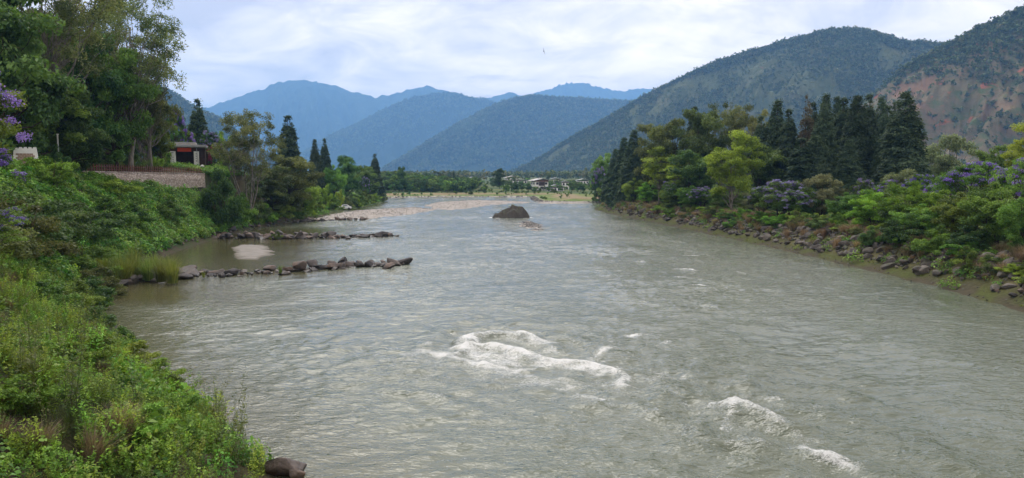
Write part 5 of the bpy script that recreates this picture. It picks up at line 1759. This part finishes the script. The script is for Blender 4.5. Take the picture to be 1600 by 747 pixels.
seen('bush_d', B, 'dense dark conical evergreen shrub at the end of the fence', 'shrub', 341, 252, 72, 121)
seen('bush_d', B, 'dark shrub under the dense conical evergreen', 'shrub', 350, 290, 60, 119)
seen('conifer_b', 'conifer_tree', 'single tall dark conifer left of the green roofed house', 'tree', 452, 180, 61, 196)
seen('broad_c', T, 'brownish olive tree below the single tall dark conifer', 'tree', 452, 238, 84, 160)
seen('broad_c', T, 'olive bushy tree right of the forked grey tree', 'tree', 425, 256, 70, 148)
seen('small_c', T, 'thin grey green tree just left of the forked grey tree', 'tree', 372, 215, 46, 150)
seen('small_b', T, 'green bushy tree on the bank under the olive trees', 'tree', 470, 276, 56, 166)
for px, top, w, y, k in ((372, 300, 50, 126, 'bush_a'), (398, 290, 48, 134, 'bush_c'), (410, 312, 40, 137, 'bush_b'), (432, 306, 46, 146, 'bush_a'), (452, 312, 42, 154, 'bush_a'), (470, 306, 40, 165, 'bush_b'), (488, 303, 34, 178, 'bush_a')):
    seen(k, B, 'green shrub on the rocky bank below the forked grey tree and olive trees', 'shrub', px, top, w, y, 'shrubs on the rocky left bank')
seen('conifer_a', 'conifer_tree', 'left one of the close pair of dark conifers beside the green roofed house', 'tree', 493, 217, 33, 232)
seen('conifer_b', 'conifer_tree', 'right slimmer one of the close pair of dark conifers', 'tree', 508, 216, 32, 240)
seen('broad_a', T, 'dark green tree right of the pair of conifers', 'tree', 541, 241, 40, 262)
seen('small_b', T, 'lower green tree in front of the dark tree by the conifer pair', 'tree', 524, 258, 34, 236)
seen('broad_a', T, 'broad dark tree leaning against the lone conifer near the bank end', 'tree', 571, 257, 40, 285)
seen('conifer_b', 'conifer_tree', 'lone dark conifer near the end of the left bank', 'tree', 586, 240, 28, 310)
seen('jac_b', J, 'small dull purple jacaranda low among the trees near the bank end', 'tree', 570, 277, 20, 268)
seen('bush_b', B, 'taller of two bright round shrubs below the conifer pair', 'shrub', 507, 281, 22, 208)
seen('bush_b', B, 'shorter of two bright round shrubs below the conifer pair', 'shrub', 530, 290, 14, 214)
for px, top, w, y, k in ((520, 303, 30, 200, 'bush_a'), (545, 298, 28, 222, 'bush_d'), (558, 296, 30, 240, 'bush_d'), (572, 296, 28, 258, 'bush_a'), (585, 299, 22, 276, 'bush_b'), (540, 306, 26, 212, 'bush_c'), (598, 301, 16, 300, 'bush_c'), (500, 312, 24, 186, 'bush_b'), (556, 305, 22, 232, 'bush_b')):
    seen(k, B, 'rounded shrub in the low thicket towards the end of the left bank', 'shrub', px, top, w, y, 'shrubs towards the end of the left bank')

for px, top, w, y, k in ((20, 150, 90, 96, 'small_b'), (75, 170, 80, 100, 'small_b'), (140, 190, 70, 108, 'small_b'), (165, 170, 70, 116, 'small_b'), (205, 190, 60, 120, 'small_b'), (235, 195, 50, 126, 'small_b'), (0, 120, 110, 110, 'small_b'), (50, 150, 90, 116, 'small_b'), (110, 150, 90, 122, 'small_b')):
    seen(k, T, 'small understorey tree filling the shade of the wood behind the fence', 'tree', px, top, w, y, 'understorey of the wood behind the fence')
# near bank: big shrubs and the jacaranda
plant('jac_near', J, 'jacaranda with vivid violet flower heads overhanging the near bank', 'tree', -24.4, 30.0, 9.4, 9.6, rz=1.3)
plant('jac_near', J, 'lower flowering jacaranda shoot below the vivid violet one', 'tree', -21.6, 28.0, 3.4, 6.6, rz=3.3)
plant('jac_near', J, 'middle flowering jacaranda stem between the vivid one and its lower shoot', 'tree', -22.4, 28.6, 5.6, 7.0, rz=5.0)
for x, y, h, w, k, lab in (
        (-34, 52, 5.2, 7.5, 'bush_d', 'large dark shrub on the near bank below the white monument'),
        (-31, 47, 4.4, 6.5, 'bush_c', 'large twiggy olive shrub above the dark shaded slope'),
        (-37, 58, 4.6, 6.5, 'bush_d', 'broad pale leaved shrub at the near end of the retaining wall'),
        (-29, 42, 3.8, 6.0, 'bush_c', 'olive shrub under the violet jacaranda'),
        (-33, 43, 4.8, 6.4, 'bush_b', 'bright leaved shrub beside the jacaranda'),
        (-39, 64, 4.6, 7.0, 'bush_d', 'dark rounded shrub in front of the retaining wall'),
        (-36, 63, 3.6, 6.0, 'bush_a', 'rounded creeper clad shrub above the tall grass'),
        (-40.5, 72, 3.8, 6.0, 'bush_d', 'dark creeper clad shrub behind the tall grass'),
        (-42.5, 78, 3.4, 6.0, 'bush_a', 'creeper clad shrub below the middle of the retaining wall'),
        (-46, 76, 4.0, 6.0, 'bush_b', 'bright leafy shrub just below the retaining wall'),
        (-44, 87, 3.2, 6.0, 'bush_a', 'spreading shrub on the slope facing the sandbank'),
        (-48, 92, 3.0, 6.0, 'bush_b', 'light green shrub high on the slope facing the sandbank'),
        (-47, 103, 3.2, 6.0, 'bush_a', 'mounded shrub on the slope above the second groyne'),
        (-31, 56, 2.6, 4.0, 'bush_c', 'dry twiggy shrub next to the tall grass at the waterline'),
        (-33, 60, 2.4, 3.6, 'bush_c', 'second dry twiggy shrub crowding the tall grass')):
    plant(k, B, lab, 'shrub', x, y, h, w)
for x, y, h, w, k in ((-11.2, 24.5, 1.3, 2.2, 'bush_b'), (-13, 28, 1.2, 2.2, 'bush_a'), (-15, 31, 1.3, 2.4, 'bush_b'), (-17.5, 34, 1.4, 2.6, 'bush_b'), (-19.5, 37, 1.5, 2.6, 'bush_a'), (-10.5, 20.5, 1.2, 2.2, 'bush_b'), (-15, 26, 1.3, 2.4, 'bush_b'), (-18, 30, 1.4, 2.6, 'bush_a'), (-22.5, 40, 1.8, 3.0, 'bush_d'), (-25.5, 44, 2.2, 3.6, 'bush_a'), (-27.5, 48.5, 2.4, 3.8, 'bush_d'), (-24, 38.5, 1.8, 3.2, 'bush_a'), (-14.5, 22, 1.2, 2.2, 'bush_a'), (-12.5, 18.5, 1.1, 2.0, 'bush_b'), (-29.5, 53, 2.2, 3.6, 'bush_a')):
    plant(k, B, 'low leafy bush among the weeds of the near bank', 'shrub', x, y, h, w, group='low bushes among the near bank weeds')

# ------------------------------------------------------------------ trees of the right bank
seen('broad_b', T, 'round green tree at the upstream tip of the right bank', 'tree', 942, 238, 40, 236)
seen('jac_b', J, 'purple jacaranda at the upstream tip of the right bank', 'tree', 937, 262, 26, 228)
seen('bush_d', B, 'dark shrub overhanging the water at the tip of the right bank', 'shrub', 936, 296, 26, 232)
for px, top, w, y in ((962, 232, 34, 222), (975, 214, 38, 214), (990, 202, 40, 205)):
    seen('conifer_a', 'conifer_tree', 'dark conifer in the slanting group near the tip of the right bank', 'tree', px, top, w * 1.4, y, 'conifers near the tip of the right bank')
seen('broad_c', T, 'dull olive tree behind the slanting conifer group', 'tree', 1022, 188, 66, 196)
seen('broad_c', T, 'olive tree with rounded top left of the tallest olive crown', 'tree', 1052, 180, 70, 178)
seen('broad_c', T, 'tall olive tree rising behind the bright lime tree', 'tree', 1092, 164, 80, 168)
seen('euc_b', 'eucalyptus_tree', 'tallest pale topped eucalyptus in the right bank wood', 'tree', 1128, 156, 78, 176, rz=1.0)
seen('euc_b', 'eucalyptus_tree', 'eucalyptus between the olive trees and the dark conifer row', 'tree', 1168, 160, 70, 170, rz=2.0)
seen('conifer_b', 'conifer_tree', 'small dark conifer poking out behind the olive trees', 'tree', 1083, 166, 52, 186)
seen('broad_a', T, 'dark tree in the shade behind the bright lime tree', 'tree', 1185, 220, 90, 150)
seen('broad_a', T, 'dark tree left of the lime tree at mid height', 'tree', 1075, 232, 80, 158)
seen('lime', 'lime_green_tree', 'bright lime green tree with pale forked trunk on the river bank', 'tree', 1146, 203, 82, 112, rz=0.8)
seen('lime_thin', 'lime_green_tree', 'slim yellowish tree left of the bright lime tree', 'tree', 1062, 238, 44, 140, rz=0.2)
seen('lime_thin', 'lime_green_tree', 'thin tall yellowish tree with visible stem near the olive trees', 'tree', 1030, 222, 46, 150, rz=1.8)
seen('lime_thin', 'lime_green_tree', 'short bright narrow tree in front of the dark conifer group', 'tree', 981, 262, 22, 192)
for px, top, w, y, k in ((952, 284, 34, 218, 'small_b'), (968, 286, 36, 205, 'small_b'), (990, 278, 40, 190, 'small_b'), (1012, 284, 40, 176, 'small_a'), (1045, 288, 44, 158, 'small_b'), (1085, 290, 50, 138, 'small_b')):
    seen(k, T, 'small green tree in the thicket along the upstream part of the right bank', 'tree', px, top, w, y, 'small trees upstream on the right bank')
seen('jac_b', J, 'dull purple jacaranda in the shade left of the lime tree', 'tree', 1062, 282, 60, 146)
seen('jac_b', J, 'faded jacaranda shrub right below the slim yellowish tree', 'tree', 1098, 292, 44, 130)
cl = 'tall dark conifer in the dense row on the right bank'
for px, top, w, y, k in ((1207, 150, 62, 158, 'conifer_a'), (1231, 166, 46, 150, 'conifer_b'), (1282, 160, 56, 144, 'conifer_a'), (1292, 142, 66, 162, 'conifer_a'), (1318, 150, 60, 156, 'conifer_b'), (1340, 147, 66, 150, 'conifer_a'), (1357, 150, 60, 158, 'conifer_b'), (1381, 162, 56, 146, 'conifer_b'), (1188, 182, 50, 160, 'conifer_b'), (1271, 158, 52, 160, 'conifer_b'), (1306, 147, 54, 166, 'conifer_a'), (1330, 156, 52, 152, 'conifer_b'), (1368, 153, 54, 164, 'conifer_a'), (1396, 156, 52, 156, 'conifer_b'), (1250, 214, 62, 140, 'conifer_b'), (1322, 216, 62, 138, 'conifer_a')):
    lb = {1207: 'dark conifer at the upstream end of the dense row beside the eucalyptus', 1231: 'shorter dark conifer between the upstream end of the row and the brownish one', 1381: 'shorter narrow conifer in the row next to the broad free standing one', 1250: 'low dark conifer standing in front of the brownish half bare one', 1322: 'low dark conifer standing in front of the middle of the row', 1292: 'tallest dark conifer of the dense row'}.get(px, cl)
    seen(k, 'conifer_tree', lb, 'tree', px, top + random.uniform(-3, 5), w * random.uniform(1.0, 1.3), y, 'dark conifer row on the right bank', tilt=0.035)
seen('conifer_a', 'conifer_tree', 'broad free standing conifer at the hill end of the dark row', 'tree', 1410, 143, 108, 140)
seen('conifer_bare', 'conifer_tree', 'half bare brownish conifer inside the dark row', 'tree', 1258, 146, 44, 152)
seen('jac_a', J, 'lilac jacaranda at the foot of the free standing conifer', 'tree', 1392, 280, 52, 104, rz=1.1)
seen('jac_a', J, 'violet jacaranda filling the gap above the dense green tree', 'tree', 1566, 262, 84, 92, rz=4.1)
seen('jac_b', J, 'low lilac jacaranda left of the wide lilac one', 'tree', 1192, 290, 56, 116)
seen('small_c', T, 'dull grey green tree right of the free standing conifer', 'tree', 1484, 208, 74, 172)
seen('small_c', T, 'grey green tree standing below the red hillside', 'tree', 1452, 232, 60, 190)
seen('broad_b', T, 'green rounded tree behind the jacarandas below the red hillside', 'tree', 1556, 226, 70, 140)
seen('lime', 'lime_green_tree', 'yellowish tree at the far downstream side below the red hillside', 'tree', 1604, 190, 60, 118)
seen('jac_b', J, 'wide lilac jacaranda on a dark trunk above the boulders', 'tree', 1222, 282, 90, 108)
seen('jac_b', J, 'small tree with dark forked trunk at the top of the boulder bank', 'tree', 1240, 296, 66, 98)
seen('small_c', T, 'pale olive tree right of the wide lilac jacaranda', 'tree', 1285, 270, 62, 112)
seen('small_b', T, 'feathery green tree on the lawn right of the pale olive tree', 'tree', 1318, 300, 60, 100)
seen('jac_b', J, 'small lilac jacaranda in front of the conifer row', 'tree', 1352, 280, 44, 112)
seen('small_c', T, 'pale grey flowering tree in front of the free standing conifer', 'tree', 1410, 262, 62, 104)
seen('jac_a', J, 'jacaranda with scattered lilac flowers right of the pale grey flowering tree', 'tree', 1440, 272, 50, 98)
seen('small_a', T, 'vivid green low tree overhanging the boulder bank', 'tree', 1368, 296, 84, 88, rz=0.4)
seen('small_a', T, 'vivid green tree with layered crown behind the overhanging one', 'tree', 1422, 282, 78, 84, rz=2.4)
seen('small_a', T, 'vivid green small tree right of the layered crowned one', 'tree', 1465, 296, 70, 80, rz=3.4)
seen('jac_a', J, 'large jacaranda full of violet flowers among vivid green trees', 'tree', 1528, 252, 110, 86, rz=0.8)
seen('jac_a', J, 'jacaranda with violet flowers farthest downstream on the right bank', 'tree', 1604, 246, 90, 76, rz=2.0)
seen('jac_a', J, 'lower violet jacaranda between the two large flowering ones', 'tree', 1480, 278, 56, 90, rz=2.9)
seen('small_b', T, 'green tree in front of the large violet jacaranda', 'tree', 1506, 300, 92, 72)
seen('small_b', T, 'dense green tree with several trunks by the downstream path', 'tree', 1560, 284, 110, 67)
seen('small_b', T, 'deep green tree farthest downstream near the bank path', 'tree', 1612, 296, 90, 62)
seen('small_b', T, 'dark green low tree between the overhanging vivid tree and the path', 'tree', 1436, 318, 80, 76)
seen('bush_d', B, 'dark shrub spilling over the boulders below the vivid green trees', 'shrub', 1412, 338, 72, 74)
seen('bush_a', B, 'green shrub spilling over boulders below the dense green tree', 'shrub', 1470, 350, 66, 70)
seen('bush_b', B, 'bright green shrub low on the bank at the downstream end', 'shrub', 1566, 398, 50, 57.5)
seen('bush_a', B, 'bluish green shrub low on the bank beside the bright one', 'shrub', 1608, 405, 44, 55)
seen('bush_b', B, 'small bright shrub standing among boulders below the lilac jacaranda', 'shrub', 1200, 350, 24, 108.5)
seen('bush_d', B, 'dark rounded shrub among boulders right of the small bright shrub', 'shrub', 1222, 350, 34, 102)
seen('bush_b', B, 'bright shrub at the foot of the lime tree', 'shrub', 1126, 330, 20, 116)
r = np.random.default_rng(91)
for i in range(34):
    s_ = (i + r.random()) / 34
    yy = 60 + 175 * s_
    xx = float(np.interp(yy, [52, 70, 102, 164, 237], [35, 35.5, 34.3, 27.7, 25])) + r.uniform(8.5, 17)
    plant(('small_b', 'bush_a', 'small_a', 'small_c', 'bush_d')[i % 5], B, 'green shrub filling the gaps between the trees of the right bank', 'shrub', xx, yy, r.uniform(2.4, 5.0), r.uniform(4.6, 7.5), group='shrubs between the right bank trees')
for i in range(40):
    yy = 50 + 120 * ((i + r.random()) / 40) ** 1.15
    xx = float(np.interp(yy, [45, 52, 70, 102, 164, 237], [34.8, 34.8, 35.5, 34.3, 27.7, 25])) + r.uniform(3.0, 7.0)
    plant(('bush_a', 'bush_b', 'bush_d', 'bush_b', 'bush_c')[i % 5], B, 'green shrub rooted between the boulders of the right bank', 'shrub', xx, yy, r.uniform(1.1, 2.7), r.uniform(2.2, 4.8), group='shrubs between the right bank boulders')
for i in range(30):
    yy = 50 + 120 * ((i + r.random()) / 30) ** 1.2
    xx = float(np.interp(yy, [45, 52, 70, 102, 164, 237], [34.8, 34.8, 35.5, 34.3, 27.7, 25])) + r.uniform(4.2, 7.0)
    plant('dry_tuft', 'dry_grass_clump', 'brown dry grass clump growing among the boulders of the right bank', 'grass clump', xx, yy, r.uniform(0.9, 1.7), r.uniform(2.0, 3.4), group='dry grass clumps on the right bank')

# ------------------------------------------------------------------ trees of the valley floor
seen('broad_a', T, 'tall lone dark tree left of the grey roofed valley house', 'tree', 781, 262, 20, 470)
seen('far_a', T, 'dark round tree in the fields below the pale roofed house', 'tree', 739, 280, 15, 425)
seen('far_a', T, 'dark tree on the field just right of the lone tall tree', 'tree', 806, 284, 13, 425)
seen('far_b', T, 'round tree below the lone tall tree at the field edge', 'tree', 790, 288, 14, 405)
for px, top, w, y in ((826, 287, 13, 428), (834, 292, 9, 420), (858, 290, 10, 424), (876, 290, 10, 422), (815, 286, 10, 440), (748, 284, 10, 500), (900, 284, 14, 450)):
    seen('far_a', T, 'small dark tree in front of the valley houses', 'tree', px, top, w, y, 'trees in front of the valley houses')
seen('far_b', T, 'yellow green tree beside the narrow white building', 'tree', 893, 284, 14, 430)
seen('far_a', T, 'dark tree in front of the pale roofed shed', 'tree', 908, 286, 18, 415)
seen('broad_a', T, 'taller tree standing on the wooded rise nearest the left bank', 'tree', 628, 259, 15, 420)
seen('conifer_b', 'conifer_tree', 'tiny pointed conifer on top of the wooded rise', 'tree', 709, 266, 7, 520)
r = np.random.default_rng(55)
for i in range(26):
    px = 606 + (728 - 606) * (i + r.random()) / 26
    y = r.uniform(405, 500)
    top = np.interp(px, [606, 650, 690, 728], [272, 270, 274, 284]) + r.uniform(0, 12)
    seen(('far_a', 'far_b')[i % 2], T, 'one of the dark trees covering the wooded rise across the river', 'tree', px, top, r.uniform(12, 20), y, 'trees on the wooded rise')
for i in range(22):
    px = r.uniform(735, 925)
    y = r.uniform(480, 760)
    seen(('far_a', 'far_b')[i % 2], T, 'small dark tree scattered among the valley houses and fields', 'tree', px, np.interp(y, [480, 760], [284, 278]) + r.uniform(-2, 3), r.uniform(8, 15), y, 'trees among the valley houses')
for i in range(14):
    px = r.uniform(612, 905)
    y = r.uniform(398, 430)
    seen('bush_d', B, 'low bush at the field edge above the far shore', 'shrub', px, 295 + r.uniform(-2, 3), r.uniform(6, 11), y, 'bushes above the far shore')

# ------------------------------------------------------------------ the blue air of the valley
def build_haze():
    m, t, out = new_mat('valley_haze')
    v = N(t, 'ShaderNodeVolumePrincipled')
    v.inputs['Color'].default_value = (0.25, 0.53, 1.0, 1)
    v.inputs['Density'].default_value = 1.25e-4
    v.inputs['Anisotropy'].default_value = 0.2
    t.links.new(v.outputs[0], out.inputs['Volume'])
    g = Geo().box(0, 10800, 825, 29000, 27400, 1740)
    o = g.build('haze', m)
    tag(o, kind='stuff')


build_haze()
